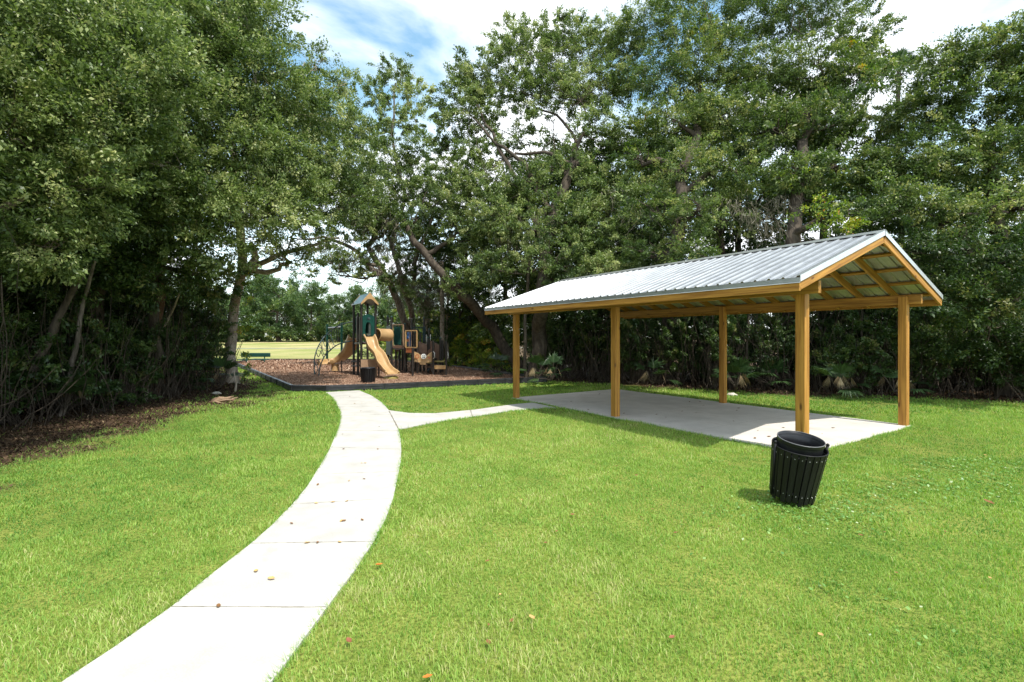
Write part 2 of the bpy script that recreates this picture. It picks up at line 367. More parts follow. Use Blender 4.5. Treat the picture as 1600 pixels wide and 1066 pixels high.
# concrete path, its branch and the pad
def slab_mesh(name, poly, z0, z1, m, bevel=.006):
    mb = MB(); mb.prism([Vector((p[0], p[1], z0)) for p in poly][::-1] if area(poly) < 0 else [Vector((p[0], p[1], z0)) for p in poly], (0, 0, z1-z0))
    o = mb.build(name, m); tag(o, kind='structure')
    return o
def area(p): return sum(p[i][0]*p[(i+1) % len(p)][1]-p[(i+1) % len(p)][0]*p[i][1] for i in range(len(p)))/2
slab_mesh('path', PATH, -.08, .022, M_conc)
slab_mesh('path', BR, -.08, .018, M_conc)
slab_mesh('concrete_pad', SLAB, -.10, .030, M_slab)
jm = MB()
def joint(a, b, w=.014, z=.0225):
    a = Vector((a[0], a[1], z)); b = Vector((b[0], b[1], z)); d = (b-a).normalized(); s = Vector((-d.y, d.x, 0))
    k = 14
    for i in range(k):
        p = a.lerp(b, i/k); q = a.lerp(b, (i+1)/k); w1 = w*random.uniform(.5, 1.1); j = s*random.uniform(-.002, .002)
        jm.add([p-s*w1/2+j, q-s*w1/2+j, q+s*w1/2+j, p+s*w1/2+j], [(0,1,2,3)])
for (pa, pb) in (((268,953),(509,954)),((393,853),(584,850)),((457,791),(612,782)),((493,744),(622,739)),((517,701),(626,704)),((527,675),(623,675)),((531,651),(612,649)),((528,637),(603,636)),((519,623),(587,623))):
    joint(G(*pa), G(*pb), .012 if pa[1] > 700 else .02)
joint(G(608,644), G(622,671), .03)
joint(G(735,642), G(738,652), .02)
jo = jm.build('path_joint', M_joint); tag(jo, kind='structure')
jm = MB(); joint(pw(PL*.5,0), pw(PL*.5,PW), .008, .0305); joint(pw(PL*.25,0), pw(PL*.25,PW), .006, .0305); joint(pw(PL*.75,0), pw(PL*.75,PW), .006, .0305)
jo = jm.build('pad_joint', M_joint); tag(jo, kind='structure')
# mulch of the playground
mlc = [(p[0], p[1]) for p in PLAY]
slab_mesh('mulch_bed', PLAY, -.05, .09, nmat('playground mulch', (.16,.09,.06), (.38,.25,.17), scale=16, rough=.95, spec=.1, bump=1, bdist=.05, detail=9, c3=(.52,.38,.27), fine=(3,.2)))
# footpath crossing the far field
fp = MB()
for i in range(24):
    x0 = -75+i*4; x1 = x0+4
    f = lambda x: 66+.05*(x+30)+1.2*math.sin(x*.06)
    y0, y1 = f(x0), f(x1); h = lambda y: float(gz(0, y))+.02
    fp.add([(x0,y0-.9,h(y0-.9)),(x1,y1-.9,h(y1-.9)),(x1,y1+.9,h(y1+.9)),(x0,y0+.9,h(y0+.9))], [(0,1,2,3)])
tag(fp.build('field_track', nmat('worn grey track', (.20,.20,.15), (.32,.31,.24), scale=.5, rough=.95, spec=.1, bump=0)), kind='structure')

# ------------------------------------------------------------------ grass, clover, litter, wood chips (uncountable)
def blades(n_m2, y0, y1, h, wd, seed, midbend=True, xlim=None):
    r = np.random.default_rng(seed)
    x0, x1 = -(1.12*y1+.6), 1.12*y1+.6
    if xlim: x0, x1 = max(x0, xlim[0]), min(x1, xlim[1])
    n = int(n_m2*(x1-x0)*(y1-y0)); x = r.uniform(x0, x1, n); y = r.uniform(y0, y1, n)
    bz = bare(x, y); k = (np.abs(x) < 1.12*y+.6) & (r.random(n) > np.clip(bz*.55+.38, 0, .97))
    for P in (PATH, BR, SLAB, PLAY): k &= ~inpoly(x, y, P)
    # bare soil patch by the bin
    k &= (np.hypot((x-4.0)/.36, (y-4.95)/.12) > 1+.6*vnoise(x, y, 9, 8)) | (r.random(n) < .35)
    x = x[k]; y = y[k]; n = len(x)
    big = vnoise(x, y, .9, 21); sm = vnoise(x, y, 5, 22)
    hh = h*r.uniform(.35, 1.25, n)*(1+.25*big+.32*sm+.33*vnoise(x, y, 16, 23)); ww = wd*r.uniform(.6, 1.25, n)
    az = r.uniform(0, 2*math.pi, n); lean = r.uniform(.15, 1.1, n)*hh
    bd = az+r.uniform(.6, 2.5, n)
    dx, dy = np.cos(az), np.sin(az); ex, ey = np.cos(bd)*ww/2, np.sin(bd)*ww/2
    z = gz(x, y)
    rnd = np.clip(.40+.18*big+.14*sm+.15*vnoise(x, y, .35, 5)+.07*vnoise(x, y, 14, 24)+.05*vnoise(x, y, 33, 25)+r.normal(0, .21, n)+np.where(x < -5+0*y, .06, 0), 0, 1)
    if midbend:
        P = np.zeros((n, 5, 3)); m = .55
        P[:,0] = np.stack([x-ex, y-ey, z-.005], 1); P[:,1] = np.stack([x+ex, y+ey, z-.005], 1)
        P[:,2] = np.stack([x+ex*.8+dx*lean*.35, y+ey*.8+dy*lean*.35, z+hh*m], 1); P[:,3] = np.stack([x-ex*.8+dx*lean*.35, y-ey*.8+dy*lean*.35, z+hh*m], 1)
        P[:,4] = np.stack([x+dx*lean, y+dy*lean, z+hh*.92], 1)
        b0 = np.arange(n)*5
        F_ = np.stack([b0, b0+1, b0+2, b0+3, b0+3, b0+2, b0+4], 1).ravel()
        ls = np.stack([np.arange(n)*7, np.arange(n)*7+4], 1).ravel(); rr = np.repeat(rnd, 2)
    else:
        P = np.zeros((n, 3, 3))
        P[:,0] = np.stack([x-ex, y-ey, z-.005], 1); P[:,1] = np.stack([x+ex, y+ey, z-.005], 1); P[:,2] = np.stack([x+dx*lean, y+dy*lean, z+hh], 1)
        F_ = np.arange(n*3); ls = np.arange(n)*3; rr = rnd
    return P.reshape(-1, 3), F_, ls, rr
def edge_blades():
    r = np.random.default_rng(77); xs_, ys_, ax_, ay_ = [], [], [], []
    for poly, dn in ((PATH, 420), (BR, 260), (SLAB, 260)):
        for i in range(len(poly)):
            a = poly[i]; b_ = poly[(i+1) % len(poly)]; L = math.hypot(b_[0]-a[0], b_[1]-a[1]); n = int(L*dn); sg = -1 if area(poly) > 0 else 1
            if L < 1e-3: continue
            nx_, ny_ = -(b_[1]-a[1])/L*sg, (b_[0]-a[0])/L*sg; t_ = r.random(n); o = np.abs(r.normal(0, .02, n))+.002
            xs_.append(a[0]+(b_[0]-a[0])*t_+nx_*o); ys_.append(a[1]+(b_[1]-a[1])*t_+ny_*o); ax_.append(np.full(n, -nx_)); ay_.append(np.full(n, -ny_))
    x, y, ux, uy = map(np.concatenate, (xs_, ys_, ax_, ay_))
    k = (vnoise(x, y, 3, 61)+r.normal(0, .6, len(x)) > -.1) & (y > 1.8)
    for P in (PATH, BR, SLAB, PLAY): k &= ~inpoly(x, y, P)
    x, y, ux, uy = x[k], y[k], ux[k], uy[k]; n = len(x); h = .058*r.uniform(.4, 1.25, n); ww = np.clip(.0012*y, .004, .012)
    az = np.arctan2(uy, ux)+r.normal(0, .9, n); lean = h*r.uniform(.2, 1.3, n); bd = az+1.57
    ex, ey = np.cos(bd)*ww/2, np.sin(bd)*ww/2; P = np.zeros((n, 3, 3))
    P[:,0] = np.stack([x-ex, y-ey, 0*x], 1); P[:,1] = np.stack([x+ex, y+ey, 0*x], 1); P[:,2] = np.stack([x+np.cos(az)*lean, y+np.sin(az)*lean, np.maximum(.03, h*.9)], 1)
    return P.reshape(-1, 3), np.arange(n*3), np.arange(n)*3, np.clip(r.normal(.45, .22, n), 0, 1)
def merge(parts):
    co, fl, ls, at = [], [], [], []; vo = lo = 0
    for P, F_, L_, A in parts:
        co.append(P); fl.append(F_+vo); ls.append(L_+lo); at.append(A); vo += len(P); lo += len(F_)
    return np.concatenate(co), np.concatenate(fl), np.concatenate(ls), np.concatenate(at)
co, fl, ls, at_ = merge([blades(7600, 1.9, 4.2, .030, .0046, 1), blades(4300, 4.2, 7, .033, .0066, 2), blades(2000, 7, 11, .040, .0105, 3, False), edge_blades(),
                         blades(620, 11, 17, .05, .022, 4, False), blades(260, 17, 34, .055, .04, 5, False, (-26, 4))])
g = np_mesh('grass', co, fl, ls, None, M_grass, attr={'rnd': at_}); tag(g, kind='stuff')

def flat_bits(n, xr, yr, size, seed, keep, zf, tilt=.5, asp=.55):
    r = np.random.default_rng(seed); x = r.uniform(*xr, n); y = r.uniform(*yr, n); k = keep(x, y, r); x, y = x[k], y[k]; n = len(x)
    L = size*r.uniform(.5, 1.5, n)
    az = r.uniform(0, 6.283, n); t1 = r.normal(0, tilt, n); t2 = r.normal(0, tilt, n)
    a = np.stack([np.cos(az), np.sin(az), t1], 1)*(L/2)[:,None]; b_ = np.stack([-np.sin(az), np.cos(az), t2], 1)*(L*asp/2)[:,None]
    c = np.stack([x, y, zf(x, y)+np.abs(a[:,2])+r.uniform(0, size*.4, n)], 1)
    P = np.stack([c-a, c+b_, c+a, c-b_], 1).reshape(-1, 3)
    return P, np.arange(n*4), np.arange(n)*4, np.clip(r.normal(.45, .25, n), 0, 1)
def kp_bare(x, y, r):
    b_ = bare(x, y); k = r.random(len(x)) < np.clip(b_*.7+.25, 0, 1)
    for P in (PATH, BR, SLAB, PLAY): k &= ~inpoly(x, y, P)
    return k & (np.abs(x) < 1.15*y+1)
co, fl, ls, at_ = merge([flat_bits(120000, (-12, -4.5), (3.5, 17), .036, 31, kp_bare, gz), flat_bits(30000, (0, 16), (10, 20), .07, 32, kp_bare, gz), flat_bits(14000, (-20, -9), (15, 30), .09, 33, kp_bare, gz)])
g = np_mesh('leaf_litter', co, fl, ls, None, M_litter, attr={'rnd': at_}); tag(g, kind='stuff')
co, fl, ls, at_ = merge([flat_bits(130000, (-14, 1.5), (15.3, 24), .038, 34, lambda x, y, r: inpoly(x, y, PLAY), lambda x, y: .09+0*x, .45, .35),
                         flat_bits(40000, (-19, -2), (24, 35), .09, 35, lambda x, y, r: inpoly(x, y, PLAY), lambda x, y: .09+0*x, .45, .35)])
g = np_mesh('wood_chips', co, fl, ls, None, M_chip, attr={'rnd': at_}); tag(g, kind='stuff')
# clover and round weeds round the bin and in the right foreground
def kp_clover(x, y, r):
    d = np.exp(-((x-2.95)**2/.30+(y-4.95)**2/.10))*1.4 + np.clip(vnoise(x, y, 1.7, 41)-.25, 0, 1)*np.clip((x-1.2)/2, 0, 1)*.7+np.clip(vnoise(x, y, 2.2, 44)-.6, 0, 1)*.2
    k = r.random(len(x)) < d
    for P in (PATH, BR, SLAB, PLAY): k &= ~inpoly(x, y, P)
    return k
P, fl, ls, at_ = flat_bits(60000, (-3, 8), (2.2, 7), .022, 36, kp_clover, lambda x, y: .022+.01*np.sin(x*40)+0*x, .28, .95)
g = np_mesh('clover', P, fl, ls, None, M_clover, attr={'rnd': at_}); tag(g, kind='stuff')
# ------------------------------------------------------------------ pavilion
PZR = math.atan(.96/2.83); OV = .30; EV = .75; ZE = 2.545; ZR = 3.51
pav = empty('picnic_pavilion', (P2.x, P2.y, 0), PRZ)
tag(pav, 'open timber picnic pavilion with a ribbed metal gable roof over a concrete pad', 'pavilion')
pwd = .14
for i, u in enumerate((pwd/2, PL/2, PL-pwd/2)):
    for v in (pwd/2, PW-pwd/2):
        timber('post', pl(u, v, .028), pl(u, v, 2.54 if u else 2.54), pwd, pwd, M_wood, pav, up=Vector((1,0,0)), bev=.006)
for v in (.030, PW-.030):
    for k, dv_ in enumerate((-.020, .0195)):
        timber('beam', pl(-.20, v+dv_-.012*(1 if v < 1 else -1), 2.485), pl(PL+.2, v+dv_-.012*(1 if v < 1 else -1), 2.485), .038, .184, M_wood2, pav)
vc = PW/2; hv = vc+EV
# rafters: pairs
cs, sn = math.cos(PZR), math.sin(PZR)
def roofz(v, off=0): return ZR-(abs(v-vc))*math.tan(PZR)+off
rd = .14; rt = .038
for k in range(15):
    u = -.27+.601*k; u = min(u, PL+.27)
    barge = k in (0, 14)
    for s in (-1, 1):
        up = Vector((0, -s*sn, cs))   # local y = -v
        off = -.045-rd/2/cs if not barge else -.03-rd/2/cs
        a = pl(u, vc+s*.025, ZR+off-.025*math.tan(PZR)); b_ = pl(u, vc+s*(hv-.02), ZR+off-(hv-.02)*math.tan(PZR))
        o = timber('barge_board' if barge else 'rafter', a, b_, rt, rd if not barge else .15, M_wood if barge else M_wood2, pav, up=up)
# ridge board and collar blocks
timber('ridge_board', pl(-.24, vc, ZR-.12), pl(PL+.24, vc, ZR-.12), .036, .16, M_wood2, pav)
for u in (-.225, PL+.225):
    m = MB(); m.prism([pl(u, vc-.34, ZR-.21), pl(u, vc+.34, ZR-.21), pl(u, vc, ZR-.095)], pl(.02,0,0)); m.build('gusset', M_wood, pav)
# purlins laid flat on the rafters
for s in (-1, 1):
    for d in (.12, .75, 1.38, 2.01, 2.62):
        up = Vector((0, -s*sn, cs)); z = ZR-d*math.tan(PZR)-.026
        timber('purlin', pl(-.25, vc+s*d, z), pl(PL+.25, vc+s*d, z), .088, .034, M_wood2, pav, up=up)
# fascia along the eaves
for s in (-1, 1):
    v = vc+s*(hv-.012)
    timber('fascia', pl(-.29, v, ZE-.105), pl(PL+.29, v, ZE-.105), .036, .125, M_wood, pav)
# ribbed roof panels: one sheet per slope with trapezoid ribs
def slope(s):
    m = MB(); prof = []; u = -OV; pitch = .2028; nrib = int(round((PL+2*OV)/pitch))
    prof.append((-OV, 0))
    for k in range(nrib+1):
        c = -OV+.03+k*(PL+2*OV-.06)/nrib
        for du, h in ((-.026,0),(-.012,.02),(.012,.02),(.026,0)):
            prof.append((c+du, h))
        if k < nrib:
            q = (PL+2*OV-.06)/nrib
            for f_ in (1/3, 2/3): prof += [(c+q*f_-.006, 0), (c+q*f_, .004), (c+q*f_+.006, 0)]
    prof.append((PL+OV, 0))
    nv = Vector((0, -s*sn, cs))
    rows = []
    for (d, lift) in ((0, 0), (hv, 0)):
        rows.append([pl(u_, vc+s*d, ZR-d*math.tan(PZR))+nv*h for u_, h in prof])
    n_ = len(prof); vs = rows[0]+rows[1]
    fs = [(i, i+1, n_+i+1, n_+i) for i in range(n_-1)]
    if s > 0: fs = [tuple(reversed(f)) for f in fs]
    m.add(vs, fs)
    o = m.build('roof_panel', M_roof, pav)
    sd = o.modifiers.new('thickness', 'SOLIDIFY'); sd.thickness = .0015; sd.offset = -1
    # screws
    r_ = MB()
    for d in (.12, .75, 1.38, 2.01, 2.62):
        for k in range(0, nrib, 1):
            c = -OV+.03+(k+.34)*(PL+2*OV-.06)/nrib
            p = pl(c, vc+s*d, ZR-d*math.tan(PZR))+nv*.006
            r_.box(-.005,.005,-.005,.005,-.002,.004, Matrix.Translation(p))
    so = r_.build('screw_row', M_bolt, o); so['kind'] = 'stuff'
for s in (-1, 1): slope(s)
# ridge cap, rake trim and drip edge in galvanised sheet
m = MB()
for s in (-1, 1):
    nv = Vector((0, -s*sn, cs)); a = [pl(u_, vc, ZR)+Vector((0,0,.040)) for u_ in (-OV-.012, PL+OV+.012)]
    b_ = [pl(u_, vc+s*.15, ZR-.15*math.tan(PZR))+nv*.026 for u_ in (-OV-.012, PL+OV+.012)]
    m.add([a[0], a[1], b_[1], b_[0]], [(0,1,2,3) if s > 0 else (3,2,1,0)])
o = m.build('ridge_cap', M_trim, pav); sd = o.modifiers.new('t', 'SOLIDIFY'); sd.thickness = .002; sd.offset = 1
for u_, du in ((-OV-.006, -1), (PL+OV+.006, 1)):
    for s in (-1, 1):
        nv = Vector((0, -s*sn, cs)); a = pl(u_, vc, ZR)+nv*.026; b_ = pl(u_, vc+s*(hv+.005), ZR-(hv+.005)*math.tan(PZR))+nv*.026
        a2 = a-Vector((0,0,.085)); b2 = b_-Vector((0,0,.085)); ai = a-pl(du*.05,0,0); bi = b_-pl(du*.05,0,0)
        m = MB(); m.add([a, b_, b2, a2], [(0,1,2,3)]); m.add([a, b_, bi, ai], [(0,1,2,3)])
        o = m.build('rake_trim', M_trim, pav); sd = o.modifiers.new('t', 'SOLIDIFY'); sd.thickness = .002; sd.offset = 0
for s in (-1, 1):
    nv = Vector((0, -s*sn, cs)); d = hv+.009
    a, b_ = [pl(u_, vc+s*d, ZR-d*math.tan(PZR)) for u_ in (-OV, PL+OV)]
    m = MB(); dn = Vector((0,0,-.065)); kick = pl(0, s*.012, 0)
    m.add([a, b_, b_+dn, a+dn], [(0,1,2,3)]); m.add([a+dn, b_+dn, b_+dn+kick+Vector((0,0,-.008)), a+dn+kick+Vector((0,0,-.008))], [(0,1,2,3)])
    o = m.build('drip_edge', M_trim, pav); sd = o.modifiers.new('t', 'SOLIDIFY'); sd.thickness = .002; sd.offset = 0
# dark stains and bits on the pad are things that lie there
# ------------------------------------------------------------------ litter bin near the pavilion
bin_ = empty('trash_receptacle', (2.96, 5.12, 0))
tag(bin_, 'black slatted trash receptacle leaning on the lawn in front of the pavilion', 'trash can')
TB = Matrix.Scale(.82, 4) @ Matrix.Translation((0,0,.10)) @ Matrix.Rotation(math.radians(2.5), 4, 'Y') @ Matrix.Rotation(math.radians(11), 4, 'X')
def tfix(o): o.matrix_basis = TB; return o
ns_ = 24
for k in range(ns_):
    a = 2*math.pi*(k+.5)/ns_; r0, r1 = .238, .296
    lo, hi = (-.005+.02*math.sin(k*2.1)), .665
    if k % 5 == 2: lo -= .03
    rm = lambda z: r0+(r1-r0)*z/.68
    ca, sa = math.cos(a), math.sin(a)
    e_r = Vector((ca, sa, 0)); e_t = Vector((-sa, ca, 0))
    m = MB(); w0 = .068; th = .019
    q = []
    for z in (lo, hi):
        c = e_r*rm(z)+Vector((0,0,z)); wz = w0/2*(.82+.20*z/.68)
        q += [c-e_t*wz, c+e_t*wz, c+e_t*wz+e_r*th, c-e_t*wz+e_r*th]
    m.add(q, [(0,3,2,1),(4,5,6,7),(0,1,5,4),(1,2,6,5),(2,3,7,6),(3,0,4,7)])
    o = tfix(m.build('slat', M_black, bin_, bevel=.004))
    for z in (.10, .595):
        bm2 = MB()
        c = e_r*(rm(z)+th)+Vector((0,0,z)); Mq = Matrix.Translation(c) @ e_r.to_track_quat('Z','Y').to_matrix().to_4x4()
        bm2.lathe([(.0001,.005),(.003,.004),(.0045,0),(.0045,-.002)], 8, Mq)
        bm2.build('bolt', M_bolt, o, smooth=True)
for z in (.11, .60):
    m = MB(); r_ = r0+(r1-r0)*z/.68
    m.lathe([(r_-.006,z-.02),(r_-.001,z-.02),(r_-.001,z+.02),(r_-.006,z+.02),(r_-.006,z-.02)], 40)
    tfix(m.build('hoop', M_blackliner, bin_, smooth=True))
m = MB(); m.lathe([(.300,.660),(.3155,.660),(.3155,.672),(.300,.672),(.300,.660)], 40); tfix(m.build('band', M_black, bin_, smooth=True))
# two taller end posts with rounded caps
for a in (math.radians(183), math.radians(-8)):
    c, s_ = math.cos(a), math.sin(a); m = MB()
    m.tube([(c*(.268), s_*.268, .02), (c*.322, s_*.322, .715)], .017, 10)
    m.lathe([(.0001,.03),(.014,.026),(.021,.012),(.021,0),(.017,-.004)], 12, Matrix.Translation((c*.323, s_*.323, .71)))
    tfix(m.build('post', M_black, bin_, smooth=True))
m = MB(); m.lathe([(.215,.06),(.250,.62),(.254,.72),(.262,.725),(.265,.735),(.265,.758),(.268,.762),(.268,.768),(.261,.768),(.256,.71),(.212,.075),(.0001,.075)], 48)
tfix(m.build('liner', M_blackliner, bin_, smooth=True))
m = MB(); m.lathe([(.2665,.768),(.2665,.7735),(.2595,.7735),(.2595,.768),(.2665,.768)], 48); tfix(m.build('rim', mat('rim highlight grey', (.16,.16,.165), .4), bin_, smooth=True))  # lighter grey ring: the rim's highlight put into the colour
m = MB(); m.tube([(0,0,-.12),(0,0,.06)], .045, 14); m.lathe([(.0001,.06),(.24,.06),(.24,.045),(.0001,.045)], 32)
tfix(m.build('base_pedestal', M_black, bin_))

# ------------------------------------------------------------------ playground border
def border_piece(a, b_, label=None):
    a = Vector(a); b_ = Vector(b_); L = (b_-a).length; d = (b_-a).normalized()
    root = empty('border_timber', a, math.atan2(d.y, d.x))
    tag(root, 'black moulded border timber edging the mulch playground', 'border', 'black border timbers round the playground')
    m = MB(); h = .205; t_ = .05
    m.box(.012, L-.012, -t_, t_, 0, h)
    for x0, x1 in ((.08, L*.5-.05), (L*.5+.05, L-.08)):
        for z0 in (.035, .12):
            m.box(x0, x1, -t_-.008, -t_+.001, z0, z0+.045)
    m.build('beam', M_border, root, bevel=.008)
    m = MB(); m.box(-.018, .018, -t_-.022, t_+.012, -.01, h+.006); m.build('stake', M_border, root, bevel=.006)
M_border = nmat('black border plastic', (.014,.015,.018), (.032,.033,.038), scale=5, rough=.42, bump=.1, fine=(60,.2))
for i in range(len(PLAY)):
    a, b_ = PLAY[i], PLAY[(i+1) % len(PLAY)]
    if i in (9,): pass
    L = (b_-a).length; k = max(1, round(L/1.22))
    for q in range(k):
        border_piece(a.lerp(b_, q/k), a.lerp(b_, (q+1)/k))
# ------------------------------------------------------------------ play structure
def S(u, v, Y): return W(470+u/5.924, 440+v/5.924, Y)
M_tan = nmat('tan moulded plastic', (.39,.24,.105), (.48,.31,.15), scale=3, rough=.38, bump=.03)
M_tan2 = nmat('tan panel', (.28,.18,.11), (.35,.235,.145), scale=3, rough=.45, bump=.03)
M_brown = nmat('brown powder coated steel', (.045,.028,.02), (.07,.045,.032), scale=6, rough=.4, bump=.04)
M_brownp = nmat('brown moulded panel', (.16,.09,.06), (.21,.125,.085), scale=4, rough=.5, bump=.03)
M_dark = nmat('dark powder coated post', (.018,.014,.012), (.03,.024,.02), scale=6, rough=.4, bump=.04)
M_green = nmat('green powder coated steel', (.006,.085,.052), (.012,.12,.075), scale=6, rough=.35, bump=.04)
M_greenp = nmat('dark green moulded panel', (.006,.045,.035), (.010,.062,.048), scale=4, rough=.4, bump=.03)
M_teal = nmat('teal roof panel', (.05,.12,.14), (.09,.18,.20), scale=4, rough=.35, bump=.03)
M_slate = nmat('slate steel tube', (.02,.04,.045), (.035,.065,.07), scale=6, rough=.35, bump=.02)
M_orange = mat('orange plastic', (.38,.13,.055), .4); M_white = mat('white plastic', (.72,.72,.68), .4); M_bluep = mat('blue plastic', (.02,.08,.22), .4)
M_olive = mat('olive plastic', (.30,.24,.07), .5)
play = empty('play_structure', (-5.8, 21.5, .09))
tag(play, 'play structure with a roofed tower, two tan slides and dark posts on the mulch', 'playground set')
PO = Vector((-5.8, 21.5, .09))
def pb(mb, name, m, par=None, smooth=False, bevel=0):
    o = mb.build(name, m, par or play, smooth, bevel)
    if par is None: o.matrix_basis = Matrix.Translation(-PO)
    return o
def pole(u, vt, Y, m=None, r=.052):
    p = S(u, vt, Y); mb = MB(); mb.tube([(p.x, p.y, 0), (p.x, p.y, p.z-.03), (p.x, p.y, p.z)], [r, r, r*.8], 12)
    o = pb(mb, 'post', m or M_dark, smooth=False); return o
# tower: four posts under the roof plus two shorter by the slide
T = dict(fl=(560,20.4), fr=(692,20.9), bl=(490,21.5), br=(618,22.0))
for k, (u, Y) in T.items(): pole(u, 195 if k != 'br' else 195, Y)
pole(530, 290, 21.0)
A = {k: S(u, 205, Y) for k, (u, Y) in T.items()}
zb = A['fl'].z
for k in A: A[k].z = zb
# roof: gable faces the path
fl_, fr_, bl_, br_ = A['fl'], A['fr'], A['bl'], A['br']
across = (fr_-fl_); along = (bl_-fl_)
fl2 = fl_-across*.10-along*.12; fr2 = fr_+across*.12-along*.12; bl2 = bl_-across*.10+along*.12; br2 = br_+across*.12+along*.12
rf = (fl2+fr2)/2+Vector((0,0,.44)); rb = (bl2+br2)/2+Vector((0,0,.44))
m = MB(); m.prism([fl2, rf, rb, bl2], (0,0,.03)); pb(m, 'roof_panel', M_teal)
m = MB(); m.prism([rf, fr2, br2, rb], (0,0,.03)); pb(m, 'roof_panel', M_teal)
for a_, b_, r_ in ((fl2, fr2, rf), (bl2, br2, rb)):
    pts = [a_-Vector((0,0,.05)), a_+(r_-a_)*.0+Vector((0,0,.03)), r_+Vector((0,0,.05)), b_+Vector((0,0,.03)), b_-Vector((0,0,.05))]
    for k in range(1, 10):      # arched underside
        t_ = 1-k/10; q = a_.lerp(b_, .12+.76*t_); q = Vector(q); q.z += -.05+.26*math.sin(math.pi*t_)**.7; pts.append(q)
    n_ = len(pts); d = along.normalized()*-.05 if a_ is fl2 else along.normalized()*.05
    m = MB(); m.prism(pts, d); pb(m, 'gable_panel', M_tan)
# deck
dz = S(600, 560, 20.7).z
def quad_at(ps, z): return [Vector((p.x, p.y, z)) for p in ps]
m = MB(); m.prism(quad_at([fl_, fr_, br_, bl_], dz-.1), (0,0,.09)); pb(m, 'deck', M_brown)
# green entrance panel with an arched doorway (front), solid green side panels
def wall_panel(a, b, z0, z1, th, m_, name='panel', hole=None, par=None, crown=0):
    """upright panel a..b; hole = (s0, s1, ztop) doorway open at the bottom, arched"""
    a = Vector((a.x, a.y, 0)); b = Vector((b.x, b.y, 0)); d = b-a; nn = Vector((-d.y, d.x, 0)).normalized()*th
    out = [a+Vector((0,0,z0))]
    if hole:
        s0, s1, zt = hole; out.append(a+d*s0+Vector((0,0,z0)))
        for k in range(9):
            t_ = math.pi*(1-k/8); sc = (s0+s1)/2+(s1-s0)/2*math.cos(t_); out.append(a+d*sc+Vector((0,0,zt-.18+.18*math.sin(t_))))
        out.append(a+d*s1+Vector((0,0,z0)))
    out.append(b+Vector((0,0,z0))); out.append(b+Vector((0,0,z1-crown)))
    if crown:
        out += [a+d*t_+Vector((0,0,z1-crown+crown*math.sin(math.pi*t_))) for t_ in (.8,.6,.4,.2)]
    out.append(a+Vector((0,0,z1-crown)))
    mb = MB(); mb.prism(out, nn); return pb(mb, name, m_, par)
z0 = S(0, 500, 20.5).z; z1 = S(0, 302, 20.5).z
gp = wall_panel(fl_, fr_, z0, z1, .04, M_greenp, 'entrance_panel', (.30, .68, S(0, 375, 20.6).z), crown=.12)
wall_panel(fr_, br_, z0, z1-.1, .04, M_greenp, 'side_panel')
wall_panel(bl_, br_, z0+.1, z1-.1, .04, M_greenp, 'back_panel', (.25,.75,z1-.3))
# little steering dial above the doorway
m = MB(); c = S(628, 345, 20.3); m.lathe([(.0001,-.02),(.07,-.02),(.075,0),(.0001,.02)], 14, Matrix.Translation(c) @ Matrix.Rotation(math.radians(90), 4, 'X')); pb(m, 'dial', M_slate)
# grab bars (pale loops) between the front left posts
for u, Y in ((520, 20.9), (551, 20.5)):
    a_, b_ = S(u, 320, Y), S(u, 550, Y); m = MB()
    m.tube([a_+Vector((.02,0,.0)), a_+Vector((-.02,-.03,-.04)), b_+Vector((-.02,-.03,.04)), b_+Vector((.02,0,0))], .013, 7); pb(m, 'grab_bar', mat('grey tube', (.42,.42,.38), .4), smooth=True)
# low bars and clamps on the two left posts
for v in (740, 782): 
    m = MB(); m.tube([S(470, v, 21.4), S(545, v, 20.9)], .03, 8); pb(m, 'clamp', M_dark)
# tan panel below the deck
q0, q1 = S(556, 0, 19.9), S(704, 0, 20.3)
m = MB(); m.prism([Vector((q0.x,q0.y,.1)), Vector((q1.x,q1.y,.1)), Vector((q1.x,q1.y,S(0,722,20.2).z)), Vector((q0.x,q0.y,S(0,722,20).z))], (0,.05,0)); o = pb(m, 'ground_panel', M_tan2)
pole(722, 700, 20.3, M_brown, .035)

# slides: a moulded chute swept along a path
def slide(name, pts, wd, up0, wallh=.16, m_=None):
    """pts: centre line; cross-section: flat bed with raised rounded side rails"""
    n_ = 60; P = [Vector(p) for p in pts]
    def cat(t_):
        s_ = t_*(len(P)-1); i = min(int(s_), len(P)-2); f = s_-i
        p0 = P[max(i-1,0)]; p1 = P[i]; p2 = P[i+1]; p3 = P[min(i+2, len(P)-1)]
        return .5*((2*p1)+(p2-p0)*f+(2*p0-5*p1+4*p2-p3)*f*f+(3*p1-p0-3*p2+p3)*f**3)
    prof = [(-.5,-.02),(-.53,.5),(-.56,.95),(-.53,1.08),(-.47,1.08),(-.43,.95),(-.40,.35),(-.33,.05),(-.15,0),(.15,0),(.33,.05),(.40,.35),(.43,.95),(.47,1.08),(.53,1.08),(.56,.95),(.53,.5),(.5,-.02),(.46,-.3),(.30,-.30),(0,-.25),(-.30,-.30),(-.46,-.3)]
    k = len(prof); vs = []; fs = []
    for i in range(n_+1):
        t_ = i/n_; c = cat(t_); d = (cat(min(1,t_+.01))-cat(max(0,t_-.01))).normalized()
        sd = d.cross(Vector((0,0,1))).normalized(); nn = sd.cross(d).normalized()
        fl = 1+(.16 if t_ > .9 else 0)*(t_-.9)/.1
        for x, h in prof:
            hh = h*wallh*(1-.45*max(0,(t_-.88)/.12))
            vs.append(c+sd*x*wd*fl+nn*hh)
    for i in range(n_):
        for j in range(k):
            a_ = i*k+j; b_ = i*k+(j+1) % k; fs.append((a_, b_, b_+k, a_+k))
    fs.append(tuple(range(k))); fs.append(tuple(reversed(range(n_*k, n_*k+k))))
    mb = MB(); mb.add(vs, fs); return pb(mb, name, m_ or M_tan, smooth=True)
